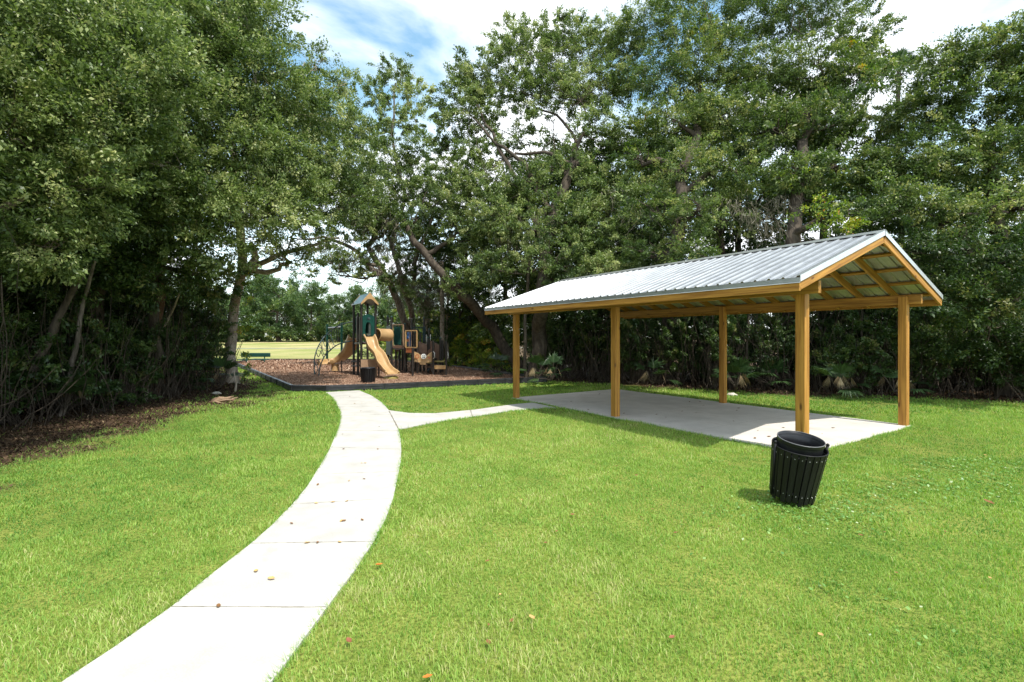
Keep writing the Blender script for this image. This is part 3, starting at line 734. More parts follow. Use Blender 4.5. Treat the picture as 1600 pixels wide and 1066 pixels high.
def mid(a, b): return (a+b)/2
sl = slide('slide', [S(630,512,20.45), S(645,545,20.3), S(668,620,20.15), S(712,668,19.95), S(738,715,19.8), S(765,775,19.6), S(808,828,19.4), S(838,850,19.2), S(850,856,19.05)], .46, None, .13)
m = MB(); a_ = S(828, 885, 19.25); m.lathe([(.30,0),(.29,.06),(.24,.10)], 20, Matrix.Translation((a_.x, a_.y+.1, .09)), True); o = pb(m, 'slide_foot', M_olive)
# hood plates either side of the slide top
# second slide: curves down to the left
sl2 = slide('slide', [S(500,520,21.9), S(475,580,22.2), S(448,650,22.6), S(398,705,22.9), S(338,740,23.0), S(280,752,22.9), S(232,758,22.6), S(208,765,22.4)], .50, None, .17)
m = MB(); a_ = S(316, 800, 23.0)
m.lathe([(.19,0),(.18,.05),(.175,.32)], 18, Matrix.Translation((a_.x, a_.y, .16)), True); pb(m, 'slide_foot', M_tan)
m = MB(); m.tube([(a_.x, a_.y, 0), (a_.x, a_.y, .2)], .05, 8); pb(m, 'foot_post', M_brown)
m = MB(); a_ = S(378, 770, 22.6); m.tube([(a_.x, a_.y, 0), (a_.x, a_.y, a_.z+.2)], .03, 8); pb(m, 'foot_post', M_brown)

# arch climber of bent tubes with loops
def curve_tube(name, pts, r, m_, n=8, sub=10, par=None):
    P = [Vector(p) for p in pts]; out = []
    for i in range(len(P)-1):
        p0 = P[max(i-1,0)]; p1 = P[i]; p2 = P[i+1]; p3 = P[min(i+2, len(P)-1)]
        for q in range(sub):
            f = q/sub; out.append(.5*((2*p1)+(p2-p0)*f+(2*p0-5*p1+4*p2-p3)*f*f+(3*p1-p0-3*p2+p3)*f**3))
    out.append(P[-1]); mb = MB(); mb.tube(out, r, n); return pb(mb, name, m_, par, smooth=True)
arcA = [S(127,865,21.3), S(124,740,21.5), S(145,640,21.8), S(185,560,22.2), S(232,498,22.5), S(330,420,22.3), S(420,385,22.0), S(488,372,21.6)]
arcB = [S(165,878,20.7), S(178,790,20.9), S(215,700,21.1), S(262,645,21.3), S(320,598,21.4), S(372,573,21.4), S(440,556,21.4), S(492,548,21.4)]
ca = curve_tube('climber_rail', arcA, .026, M_slate); cb = curve_tube('climber_rail', arcB, .026, M_slate)
for (p, q, s_) in (((128,748),(190,772),30),((124,790),(182,800),-28),((126,825),(172,838),26),((143,655),(213,705),34),((160,600),(240,664),-36),((205,545),(275,632),36),((250,490),(330,592),-30)):
    a_ = S(*p, 21.5); b_ = S(*q, 21.1); c_ = (a_+b_)/2
    curve_tube('climber_rung', [a_, a_.lerp(b_,.3)+Vector((0,0,-s_*.004)), c_+Vector((.05,0,s_*.005)), a_.lerp(b_,.7)+Vector((0,0,s_*.004)), b_], .016, M_slate, 6, 6)
curve_tube('climber_loop', [S(165,600,21.6), S(195,625,21.6), S(185,645,21.6), S(160,640,21.6)], .014, M_slate, 6, 6)
curve_tube('climber_loop', [S(195,560,21.8), S(200,610,21.8), S(230,640,21.6), S(255,625,21.5)], .014, M_tan2, 6, 6)
curve_tube('climber_loop', [S(260,560,21.9), S(290,580,21.9), S(288,625,21.6), S(262,650,21.5)], .014, M_tan2, 6, 6)

# tan crawl tube with two peep holes, dark discs painted in for the shade inside
a_ = S(704, 492, 21.0); b_ = S(822, 497, 21.6)
m = MB(); r_ = .27
M_, L_ = bar_matrix(a_, b_)
m.lathe([(r_-.03,0),(r_,0),(r_+.012,.03),(r_,.05),(r_,L_-.05),(r_+.012,L_-.03),(r_,L_),(r_-.03,L_),(r_-.03,0)], 28, M_ @ Matrix.Rotation(math.radians(90), 4, 'Y'))
tube_o = pb(m, 'crawl_tube', M_tan, smooth=True)
for t_ in (.35, .78):
    c = a_.lerp(b_, t_)+Vector((0,-r_-.003,-.02)); m = MB(); m.lathe([(.0001,.004),(.028,.004),(.028,-.01)], 12, Matrix.Translation(c) @ Matrix.Rotation(math.radians(90), 4, 'X'))
    pb(m, 'peep_hole_shade', M_dark)

# right-hand decks: posts
for u, vt, Y in ((805,322,23.2),(840,325,22.4),(915,385,23.5),(962,390,22.2),(1028,340,23.2),(1036,612,20.6),(1078,440,22.0),(1140,335,23.6),(1190,440,23.8),(1178,520,22.4),(1226,548,21.2),(1292,522,22.3),(1345,553,21.1),(975,650,22.9),(880,405,24.2),(1105,470,23.2),(1250,560,22.8),(1312,545,23.0),(1060,470,23.8),(940,470,24)):
    o = pole(u, vt, Y)
    if vt < 530 and u not in (1028, 915):
        p = S(u, vt, Y); m = MB(); m.lathe([(.0001,.03),(.045,.018),(.058,0),(.056,-.025)], 12, Matrix.Translation(p)); 
        o2 = m.build('cap', M_greenp, o, True); 
# dark green back panels seen between posts
def rect(u0, v0, u1, v1, Y0, Y1, th, m_, name, par=None, bevel=.01):
    a = S(u0, v0, Y0); b = S(u1, v0, Y1); a2 = S(u0, v1, Y0); b2 = S(u1, v1, Y1); zt = (a.z+b.z)/2; zb_ = (a2.z+b2.z)/2
    d = Vector((b.x-a.x, b.y-a.y, 0)); nn = Vector((-d.y, d.x, 0)).normalized()*th
    m = MB(); m.prism([Vector((a.x,a.y,zb_)), Vector((b.x,b.y,zb_)), Vector((b.x,b.y,zt)), Vector((a.x,a.y,zt))], nn); return pb(m, name, m_, par, bevel=bevel)
rect(788, 415, 832, 680, 23.2, 22.8, .04, M_greenp, 'side_panel')
rect(862, 420, 925, 585, 23.4, 23.4, .04, M_greenp, 'side_panel')
rect(985, 470, 1030, 600, 23.2, 23.2, .04, M_bluep, 'side_panel')
rect(1128, 420, 1152, 555, 23.4, 23.3, .03, M_slate, 'side_panel')
def frame(u0, v0, u1, v1, Y0, Y1, bw, m_, name):
    """rectangular frame built as four butted bars"""
    a, b, c, d = S(u0,v0,Y0), S(u1,v0,Y1), S(u1,v1,Y1), S(u0,v1,Y0); b.z = a.z; d.z = c.z
    mb = MB(); mb.bar(a, b, .05, bw); mb.bar(d, c, .05, bw)
    up = (b-a).normalized(); mb.bar(a-Vector((0,0,bw/2)), d+Vector((0,0,bw/2)), .05, bw, up); mb.bar(b-Vector((0,0,bw/2)), c+Vector((0,0,bw/2)), .05, bw, up)
    return pb(mb, name, m_)
frame(850, 400, 948, 600, 22.4, 22.1, .045, M_tan2, 'window_frame')
rect(850, 592, 948, 618, 22.3, 22.0, .10, M_brownp, 'rail')
f2 = frame(970, 455, 1074, 612, 21.8, 21.5, .05, M_tan, 'window_frame')
for u in (1003, 1022):
    m = MB(); a_ = S(u, 460, 21.75); b_ = S(u, 610, 21.75); m.tube([a_, b_], .012, 6); pb(m, 'window_bar', M_tan2)
m = MB(); c = S(990, 545, 21.9); m.lathe([(.0001,-.03),(.06,-.03),(.06,.03),(.0001,.03)], 10, Matrix.Translation(c) @ Matrix.Rotation(1.2, 4, 'X')); pb(m, 'spinner', M_orange)
m = MB(); c = S(992, 520, 21.9); m.lathe([(.0001,-.04),(.075,-.04),(.075,.04),(.0001,.04)], 10, Matrix.Translation(c) @ Matrix.Rotation(1.3, 4, 'X')); pb(m, 'spinner', M_bluep)
rect(972, 614, 1032, 660, 21.8, 21.6, .06, M_orange, 'play_panel')
rect(838, 420, 844, 620, 22.2, 22.2, .02, M_slate, 'grab_bar')
rect(1098,600,1176,760,22.9,22.9,.04,M_brownp,'side_panel'); rect(1240,640,1286,740,22.8,22.8,.04,M_brownp,'side_panel'); rect(880,600,915,650,23.8,23.8,.04,M_brownp,'side_panel')
# decks
for u0, u1, v, Ya, Yb in ((800, 965, 618, 23.4, 22.3), (965, 1080, 655, 22.6, 21.6), (1078, 1190, 720, 23.0, 22.0)):
    a, b = S(u0, v, Ya), S(u1, v, Yb); z = (a.z+b.z)/2
    m = MB(); m.prism([Vector((a.x, a.y-.2, z-.06)), Vector((b.x, b.y-.2, z-.06)), Vector((b.x, b.y+.8, z-.06)), Vector((a.x, a.y+.8, z-.06))], (0,0,.06)); pb(m, 'deck', M_brown)
# brown sloping barriers of the stairs
def poly_panel(pts, Y0, Y1, th, m_, name):
    us = [p[0] for p in pts]; u0, u1 = min(us), max(us)
    q = [S(u, v, Y0+(Y1-Y0)*(u-u0)/(u1-u0)) for u, v in pts]
    m = MB(); m.prism(q[::-1], (0,th,0)); return pb(m, name, m_)
poly_panel([(1086,552),(1176,590),(1176,700),(1086,660)], 22.2, 22.4, .06, M_brownp, 'stair_wall')
poly_panel([(1195,545),(1286,590),(1286,720),(1195,690)], 22.9, 22.4, .06, M_brownp, 'stair_wall')
poly_panel([(1172,640),(1222,600),(1222,745),(1172,745)], 22.2, 21.4, .05, M_brownp, 'stair_wall')
# activity panel: wings, orange ring, pale dial with dark dots, spinner
poly_panel([(1050,650),(1082,662),(1120,690),(1160,690),(1190,665),(1214,650),(1214,738),(1190,748),(1160,752),(1156,770),(1102,770),(1096,748),(1050,745)], 21.1, 21.3, .05, M_tan, 'activity_panel')
c = S(1078, 694, 21.05); m = MB(); R_ = Matrix.Translation(c) @ Matrix.Rotation(math.radians(90), 4, 'X')
m.lathe([(.055,-.0),(.055,.03),(.095,.03),(.095,0),(.055,0)], 20, R_); pb(m, 'ring', M_orange)
c = S(1137, 694, 21.0); R_ = Matrix.Translation(c) @ Matrix.Rotation(math.radians(90), 4, 'X')
m = MB(); m.lathe([(.0001,.03),(.10,.03),(.115,.02),(.115,-.01)], 24, R_); dial = pb(m, 'dial', M_white)
for du, dv_ in ((-8,-6),(8,-6),(0,6),(-8,10),(8,10)):
    c = S(1137+du, 694+dv_, 20.955); m = MB(); m.lathe([(.0001,.006),(.017,.006),(.017,-.004)], 10, Matrix.Translation(c) @ Matrix.Rotation(math.radians(90), 4, 'X')); o = m.build('dot', M_dark, dial); 
    o.matrix_basis = Matrix.Identity(4)
c = S(1188, 705, 21.0); m = MB(); m.lathe([(.0001,.03),(.06,.03),(.06,0)], 5, Matrix.Translation(c) @ Matrix.Rotation(math.radians(90), 4, 'X')); pb(m, 'spinner', M_orange)
poly_panel([(1092,590),(1100,576),(1150,576),(1158,590),(1158,650),(1092,650)], 22.6, 22.6, .05, mat('pale grey panel', (.24,.24,.26), .5), 'play_panel')
# stair treads and tan step
for u0, u1, v, Y0 in ((1170,1222,745,21.8),(1236,1336,735,21.9),):
    a, b = S(u0, v, Y0), S(u1, v, Y0); m = MB(); m.box(a.x, b.x, Y0-.35, Y0+.5, a.z-.04, a.z); pb(m, 'tread', M_olive)
rect(1236, 778, 1338, 812, 21.1, 21.0, .30, M_tan, 'step')
rect(1166, 782, 1222, 800, 21.6, 21.3, .30, M_brown, 'step')
for u in (1232, 1357):
    a_, b_ = S(u+3, 650, 21.1), S(u+3, 712, 21.1); m = MB(); m.tube([a_+Vector((-.05,0,.0)), a_+Vector((.02,-.03,-.03)), b_+Vector((.02,-.03,.03)), b_+Vector((-.05,0,0))], .014, 6); pb(m, 'grab_bar', M_white, smooth=True)
curve_tube('overhead_bar', [S(1030,425,23.1), S(1085,425,23.3), S(1140,430,23.5)], .025, M_slate)
curve_tube('overhead_bar', [S(1020,440,22.9), S(1080,445,23.0), S(1100,470,23.1)], .02, M_slate)
for u in (1165, 1200):
    curve_tube('handrail', [S(u,490,23), S(u,560,23)], .013, M_white, 6, 3)
curve_tube('ground_bar', [S(1170,830,21.3), S(1200,800,21.4), S(1215,840,21.3)], .015, M_slate, 6, 4)

# green overhead frame behind the climber
fr = empty('hanging_bar_frame', (-12.6, 32.6, .09)); FO = Vector((-12.6, 32.6, .09))
tag(fr, 'bright green overhead bar frame with hanging rings behind the arch climber', 'climbing frame')
def fb(mb, name, m_, smooth=False):
    o = mb.build(name, m_, fr, smooth); o.matrix_basis = Matrix.Translation(-FO); return o
for u, vt in ((243, 395), (378, 380)):
    p = S(u, vt, 32.6); m = MB(); m.tube([(p.x, p.y, 0), (p.x, p.y, p.z)], .075, 12); fb(m, 'post', M_green)
m = MB(); m.tube([S(243,430,32.6), S(378,420,32.6)], .045, 8); fb(m, 'crossbar', mat('galvanised tube', (.55,.57,.56), .35, .5, .6))
for u in (262, 284, 308, 328, 350):
    m = MB(); m.tube([S(u,428,32.6), S(u+1,480,32.6), S(u,545,32.6)], .018, 6); fb(m, 'hanging_strap', M_slate)
    m = MB(); c = S(u, 556, 32.6); m.tube([c+Vector((.09*math.sin(a),0,.09*math.cos(a))) for a in np.linspace(0, 2*math.pi, 13)], .014, 6, False); fb(m, 'ring', M_dark)

# bin in the playground
pbn = G(577.5, 600.5, .09); pbn = Vector((-5.28, 17.75, .09))
b2 = empty('trash_receptacle', pbn); tag(b2, 'small black slatted trash receptacle standing on the mulch before the tan panel', 'trash can')
for k in range(20):
    a = 2*math.pi*k/20; er = Vector((math.cos(a), math.sin(a), 0)); et = Vector((-er.y, er.x, 0)); m = MB(); q = []
    for z, r_ in ((.0, .225), (.50, .275)):
        c = er*r_+Vector((0,0,z)); q += [c-et*.031, c+et*.031, c+et*.031+er*.018, c-et*.031+er*.018]
    m.add(q, [(0,3,2,1),(4,5,6,7),(0,1,5,4),(1,2,6,5),(2,3,7,6),(3,0,4,7)]); m.build('slat', M_black, b2)
m = MB(); m.lathe([(.20,.01),(.245,.5),(.262,.51),(.265,.54),(.25,.55),(.235,.5),(.19,.03),(.0001,.03)], 28); m.build('liner', M_blackliner, b2, True)

# green bench beyond the border
bc = Vector((-16.75, 31.6, 0)); be = empty('park_bench', bc, math.radians(2)); tag(be, 'green park bench beyond the mulch behind the left trunk', 'bench')
m = MB(); m.box(-.95,.95,-.03,.03,.46,.72); m.build('backrest', M_greenp, be, bevel=.03)
m = MB(); m.box(-.95,1.05,-.48,-.08,.28,.33); m.build('seat', M_greenp, be, bevel=.01)
for x in (-.6, .55):
    m = MB(); m.tube([(x,.02,0),(x,.05,.7)], .035, 8); m.tube([(x,.02,.22),(x,-.45,.27)], .03, 8); m.build('leg', M_green, be)
# ------------------------------------------------------------------ vegetation
def leaf_quads(c, out, L, r, asp=.44, up=.75, jit=.75, fold=.18):
    """c: (n,3) leaf centres, out: (n,3) rough growth direction; returns quads"""
    n = len(c); d = out+r.normal(0, jit, (n, 3)); d[:,2] -= .12; d /= np.linalg.norm(d, axis=1)[:,None]+1e-9
    nr = np.stack([r.normal(0, .55, n), r.normal(0, .55, n), np.full(n, up)+r.normal(0, .40, n)], 1)+out*.35
    s = np.cross(d, nr); s /= np.linalg.norm(s, axis=1)[:,None]+1e-9; nn = np.cross(s, d)
    l_ = (L*r.uniform(.6, 1.3, n)*np.repeat(r.uniform(.72, 1.35, n//76+1), 76)[:n])[:,None]; wv = l_*asp*r.uniform(.75, 1.2, n)[:,None]
    P = np.stack([c-d*l_*.5, c+s*wv*.5+nn*l_*fold*.5-d*l_*.05, c+d*l_*.5, c-s*wv*.5+nn*l_*fold*.5-d*l_*.05], 1)
    return P.reshape(-1, 3)
def crown_pts(blobs, L, r, k=36, clump=.33, gap=.0, droop=.0):
    C, O, R = [], [], []
    for bl in blobs:
        x, y, z, rad = bl[:4]; den = bl[4] if len(bl) > 4 else 1.0; flat = bl[5] if len(bl) > 5 else .78
        tot = int(k*den*rad*rad/(L*L)); m_ = 76; nc = max(4, tot//m_)
        d = r.normal(0, 1, (nc, 3)); d /= np.linalg.norm(d, axis=1)[:,None]
        rr = rad*(.42+.62*r.random(nc)**.6)*(1+.22*np.sin(d[:,0]*5+x*3)*np.sin(d[:,2]*4+y)+.15*np.sin(d[:,1]*9+z))
        cc = np.array([x, y, z])+d*rr[:,None]*np.array([1, 1, flat])
        sz = clump*min(1.4, max(.75, rad/1.4))*r.uniform(.6, 1.35, nc)
        ax = d*.8+r.normal(0, .5, (nc, 3)); ax[:,2] += .15; ax /= np.linalg.norm(ax, axis=1)[:,None]
        q = r.normal(0, 1, (nc, m_, 3)); q /= np.linalg.norm(q, axis=2)[...,None]+1e-9; q *= (r.random((nc, m_, 1))**.5)
        al = r.uniform(-1.2, 1.2, (nc, m_, 1))
        p = cc[:,None,:]+q*sz[:,None,None]*np.array([.75,.75,.5])+ax[:,None,:]*al*sz[:,None,None]*.75
        p[...,2] -= droop*np.abs(al[...,0])*sz[:,None]
        o = .7*d[:,None,:]+.6*q+ax[:,None,:]*.3
        C.append(p.reshape(-1, 3)); O.append(o.reshape(-1, 3)); R.append(np.repeat(np.clip(r.normal(.45, .20, nc)+r.normal(0, .09), .03, .95), m_))
    return np.concatenate(C), np.concatenate(O), np.concatenate(R)
def leaves_obj(name, blobs, L, seed, m_, parent=None, k=36, clump=.30, origin=None, jit=.17, **kw):
    r = np.random.default_rng(seed); C, O, R = crown_pts(blobs, L, r, k, clump, **kw)
    P = leaf_quads(C, O, L, r); n = len(C)
    if origin is not None: P = P-np.array(origin)
    rn = np.clip(R+r.normal(0, jit, n), 0, 1)
    return np_mesh(name, P, np.arange(n*4), np.arange(n)*4, None, m_, parent, {'rnd': rn})
def wiggle(a, b, n, amp, r, sag=0):
    a = np.array(a, float); b = np.array(b, float); L = np.linalg.norm(b-a); out = []
    o = r.normal(0, 1, 3); o2 = r.normal(0, 1, 3)
    for i in range(n+1):
        t_ = i/n; e_ = math.sin(math.pi*t_)
        p = a+(b-a)*t_+o*amp*L*e_*.5+o2*amp*L*math.sin(2*math.pi*t_)*.35; p[2] += sag*L*e_
        if 0 < i < n: p += r.normal(0, amp*L*.10, 3)
        out.append(Vector(p))
    return out
def limbs(mb, trunk, r0, r1, blobs, r, twigs=5, amp=.16, thick=.22):
    """trunk: list of points; limbs run from its upper part to every blob, twigs inside the blob"""
    n_ = len(trunk); rad = [r0+(r1-r0)*(i/(n_-1))**.8 for i in range(n_)]
    rad[0] *= 1.35
    mb.tube(trunk, rad, 12, False)
    nodes = [(Vector(p), rad[i]) for i, p in enumerate(trunk) if i >= n_*.45]      # places a limb may fork from
    top = Vector(trunk[-1]); mid_ = Vector(trunk[n_//2])
    for bl in sorted(blobs, key=lambda b_: min((Vector(b_[:3])-p).length for p, q in nodes)):
        c = Vector(bl[:3]); R = bl[3]
        s_, ps = min(nodes, key=lambda pr: (c-pr[0]).length+max(0, pr[0].z-c.z+.3)*1.5)
        rs = min(ps*.72, thick*.5+.03*R)
        path = wiggle(s_, c, 8, amp, r, sag=.06)
        k_ = len(path); rr_ = [rs*(1-.72*j/(k_-1)) for j in range(k_)]; mb.tube(path, rr_, 7, False)
        nodes += [(path[j], rr_[j]) for j in range(3, k_, 2) if rr_[j] > .018]
        for q in range(twigs):
            j = r.integers(k_//2, k_); st = path[j]; d = r.normal(0, 1, 3); d /= np.linalg.norm(d); d[2] = d[2]*.6+.1
            en = c+Vector(d)*R*r.uniform(.6, .95)
            tw = wiggle(st, en, 5, amp*1.2, r); rt_ = rs*.28*(1-.4*j/k_)+.006; mb.tube(tw, [rt_*(1-.8*x/5) for x in range(6)], 5, False)
def tree(name, label, cat, trunk, r0, r1, blobs, L, seed, leafm, barkm, group=None, k=41, twigs=5, clump=.30, amp=.16, extra=None, thick=.22, **kw):
    r = np.random.default_rng(seed+500); base = Vector(trunk[0])
    root = empty(name, base); tag(root, label, cat, group)
    tp = []
    for i in range(len(trunk)-1):
        seg = wiggle(trunk[i], trunk[i+1], 4, .05, r); tp += seg[:-1]
    tp.append(Vector(trunk[-1]))
    mb = MB(); limbs(mb, tp, r0, r1, blobs, r, twigs, amp, thick)
    if extra:
        for pts, ra, rb in extra:
            pp = []
            for i in range(len(pts)-1): pp += wiggle(pts[i], pts[i+1], 4, .05, r)[:-1]
            pp.append(Vector(pts[-1])); mb.tube(pp, [ra+(rb-ra)*i/(len(pp)-1) for i in range(len(pp))], 8, False)
    mb.v = [v-base for v in mb.v]
    mb.build('trunk', barkm, root, True)
    leaves_obj('crown', blobs, L, seed, leafm, root, k, clump, origin=base, **kw)
    return root
def lean(px, py, Y):
    t_ = min(1, max(0, (px-1330)/130)); k_ = .00065*(1-t_)-.00030*t_
    Y1 = Y+(310-py)*k_*Y if py < 310 or t_ == 0 and py < 470 else Y
    return Y1-1.7*min(1, max(0, (py-215)/80))*min(1, max(0, (px-980)/80))*(py < 480)  # low right-hand crowns pulled forward to shade the undergrowth
def B(*rows):
    """rows of (photo column, photo row, distance, radius[, density])"""
    out = []
    for row in rows:       # crown depths shaped for light: tops set back for sun, some forward for shade
        Y = row[2]; Y2 = lean(*row[:3]); p = W(row[0], row[1], Y2); out.append((p.x, p.y, p.z, row[3]*Y2/Y, *row[4:]))
    return out
def wp(px, py, Y): return tuple(W(px, py, lean(px, py, Y)))

# --- left side
tree('oak_tree', 'big oak overhanging the left corner of the lawn with a mossy limb', 'tree',
     [(-10.6,8.6,0),(-10.4,8.7,2.2),(-10.1,9.3,4.2),(-10.0,10.2,6.5)], .26, .12,
     B((30,90,8.3,1.35),(120,30,8.3,1.35),(210,110,8.8,1.35),(60,215,8.3,1.25),(150,190,8.6,1.2),(-60,150,7.6,1.6),(20,320,8.5,1.0),(110,300,8.8,1.05),(-90,300,8,1.3),(60,-40,8.3,1.3),(200,-20,8.8,1.2),(-40,400,9,1.0,.7),(90,385,9.5,.9,.7))
     +[(-9.5,4.0,7.0,2.0),(-7.0,4.4,6.7,1.6),(-6.3,5.4,6.9,1.3),(-8.4,6.0,7.2,1.5)], .085, 11, M_leafA, M_bark, twigs=7,  # closing blobs hang out of view, added to shade the leaf litter
     extra=[([(-10.4,8.7,2.5),(-9.6,8.3,3.3),(-8.8,8.1,3.75),(-8.2,8.1,4.1)], .13, .05)])
tree('oak_tree', 'oak with a pale flaky trunk at the left end of the playground border', 'tree',
     [tuple(G(362,601)),wp(361,540,18.6),wp(366,480,18.5),wp(378,425,18.2),wp(372,330,17.2),wp(360,220,16.2)], .215, .12,
     B((290,60,10.2,1.35),(370,40,10.8,1.3),(400,130,11.5,1.2),(300,170,10.8,1.3),(380,230,12,1.3),(460,160,12.8,1.15),(445,250,13,1.2),(250,260,10.5,1.1),(320,310,11.5,1.15),(400,330,12.5,1.15),(470,325,14,1.1),(515,250,14.5,1.05),(520,185,15,.95),(540,130,15.5,.75,.7),(490,90,14.8,.75,.6),(545,320,15.5,.95),(500,385,16,.8,.7),(345,390,13,.85),(270,350,12,1.0),(440,400,16,.7,.6),(555,250,16,.85,.8),(330,-20,10.4,1.3),(220,330,11.5,1.0),(420,290,14,1.3),(480,290,15,1.2),(530,285,16,1.1),(500,180,15,1.0),(420,200,14,1.2),(350,310,13,1.2),(575,280,16.5,.8),(560,200,16,.7))
     , .085, 12, M_leafA, M_barkpale, twigs=7,
     extra=[([wp(374,432,18.2),wp(396,418,17.6),wp(430,400,16.8),wp(480,385,16.2),wp(530,372,15.9)], .13, .035), ([wp(385,425,18),wp(400,402,17.7),wp(392,380,17)], .16, .07)])
tree('oak_tree', 'dark oak with a leaning trunk deep in the shade of the left wood', 'tree',
     [(-11.2,12.6,0),(-11.0,12.8,2.2),(-10.7,12.9,4.2),(-10.6,13,6.5)], .22, .12,
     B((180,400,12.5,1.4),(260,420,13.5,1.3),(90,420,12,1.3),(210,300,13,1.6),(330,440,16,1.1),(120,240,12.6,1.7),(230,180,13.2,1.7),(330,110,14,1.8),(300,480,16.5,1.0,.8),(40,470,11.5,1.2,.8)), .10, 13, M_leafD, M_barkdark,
     extra=[([wp(250,560,13.6),wp(240,480,13.5),wp(240,400,13.3),wp(258,330,13)], .13, .09)])
tree('pine_tree', 'reddish trunk half hidden in leaves left of the pale trunk', 'tree',
     [(-10.9,14.9,0),(-10.95,15,3),(-10.9,15,5.5),(-10.7,15,8)], .2, .14, B((225,340,14.6,1.0,.6),(250,230,14.8,1.6),(170,120,14.5,2.0),(290,-10,15,2.2),(60,20,13,2.2)), .11, 14, M_leafB, nmat('red brown bark', (.10,.055,.035), (.22,.13,.085), scale=9, rough=.95, spec=.1, stretch=(1,1,.4), bump=.9, bdist=.05))

# --- centre: the spreading oak over the playground
tree('live_oak', 'spreading oak hung with dry moss behind the play structure', 'tree',
     [tuple(W(655,556,30)),wp(640,520,30),wp(622,470,29.7),wp(598,425,29.3),wp(575,385,29),wp(600,330,28.5)], .27, .13,
     B((618,112,26.5,1.15),(590,150,26.5,1.1),(645,150,26.5,1.1),(612,190,26.5,1.1),(650,235,26.5,1.3),(600,250,27,1.4),(680,280,26.5,1.1,.8),(575,300,27.5,1.5),(640,310,27,1.5),(540,350,28,1.4),(600,370,28.5,1.4),(505,395,29,1.1,.8),(560,410,29,1.2,.8),(480,420,29.5,.8,.5),(660,360,28,1.3),(690,400,28.5,1.2,.8),(630,430,29,1.1,.5),(530,430,30,1.0,.45),(700,330,27,1.2,.8),(718,250,27,1.0,.7),(625,270,27,1.2),(622,440,28,1.0,.45),(655,455,28,1.0,.5),(590,425,28.4,1.0,.45),(680,440,27.5,1.0,.5),(640,400,27.6,1.1,.7),(560,330,28,1.3),(655,300,27,1.3),(610,340,28,1.4),(640,190,26.5,.9),(590,215,26.7,1.0),(690,350,28,1.2),(660,380,28.5,1.2),(585,340,28,1.3)), .13, 21, M_leafA, M_bark, twigs=8, thick=.36,
     extra=[([wp(650,540,30),wp(640,470,29.5),wp(648,410,28.5),wp(672,350,27.5),wp(690,300,27)], .17, .05), ([wp(640,510,30),wp(628,440,29.4),wp(612,380,28.6),wp(632,300,27.4),wp(612,200,26.6),wp(618,130,26.6)], .17, .04), ([wp(610,445,29.5),wp(560,395,29.2),wp(505,370,29),wp(455,372,28.5)], .16, .03)])
# the leaning oak and its neighbour left of the pavilion roof
tree('live_oak', 'oak with a dark trunk leaning left from beside the pavilion', 'tree',
     [tuple(W(812,574,23)),wp(770,510,22.8),wp(722,462,22.5),wp(684,420,22.3),wp(648,380,22),wp(632,345,21.8)], .30, .11,
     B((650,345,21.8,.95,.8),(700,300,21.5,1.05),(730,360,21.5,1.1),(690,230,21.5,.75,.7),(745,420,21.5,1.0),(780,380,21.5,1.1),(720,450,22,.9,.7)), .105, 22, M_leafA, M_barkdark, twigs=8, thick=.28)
tree('live_oak', 'tall spreading oak with crooked bare limbs above the left end of the pavilion', 'tree',
     [tuple(W(838,597,20)),wp(842,520,20),wp(848,450,19.8),wp(850,380,19.6),wp(868,320,19.5),wp(900,255,19.4)], .34, .17,
     B((715,150,20.5,.95),(750,110,20.3,1.0),(795,60,20,.95),(810,100,20,1.1),(862,45,20,.85),(875,90,19.8,1.1),(925,75,19.6,1.1),(955,50,19.5,.85),(715,190,20.4,.9),(760,165,20.2,1.0),(830,150,20,1.0),(890,150,19.5,1.1),(945,140,19.3,1.1),(985,120,19.2,1.1),(735,235,20.2,.8,.8),(790,225,20.4,.7,.7),(825,190,20.2,.8,.8),(700,262,21.5,.9,.8),(712,305,21.5,.9,.8),(740,260,21,.8,.8),(760,210,21.5,1.0,.6),(800,250,21.5,1.0,.6),(700,210,21.5,.8,.6),(930,205,19.3,1.1),(980,210,19.2,1.1),(860,215,20,.55,.4),(900,260,19.2,1.0,.8),(770,290,20,1.0),(825,290,19.8,1.1),(870,330,19.5,1.1),(940,300,19,1.2),(800,350,19.6,1.0),(900,390,19,1.1),(960,380,18.6,1.1),(840,400,19.5,1.0),(690,172,20.6,.6),(995,310,18.5,1.1),(720,120,20.6,.7),(740,135,20.4,.9),(835,70,20,1.0),(900,55,19.7,.9),(975,80,19.2,1.0),(850,130,19.9,1.0),(800,140,20.2,.9),(910,130,19.4,1.1),(740,280,20.6,.9),(720,320,21,.9),(850,270,20.4,.8,.7),(800,310,19.8,1.1),(900,340,19.2,1.1),(760,340,20,1.0),(830,360,19.4,1.0),(930,350,18.8,1.1),(880,420,18.8,1.0),(950,430,18.4,1.0),(770,420,20,.9)), .10, 23, M_leafA, M_barkdark, twigs=4, thick=.13, amp=.24,
     extra=[([wp(850,390,19.6),wp(830,330,19.7),wp(800,270,19.9),wp(770,205,20),wp(742,160,20.2)], .16, .04), ([wp(862,335,19.6),wp(820,255,19.7),wp(775,225,19.9),wp(735,180,20.2)], .12, .03), ([wp(900,262,19.5),wp(860,240,19.6),wp(806,240,19.9),wp(770,262,20)], .10, .03), ([wp(880,300,19.5),wp(900,220,19.5),wp(870,180,19.8),wp(830,165,20)], .10, .03)])
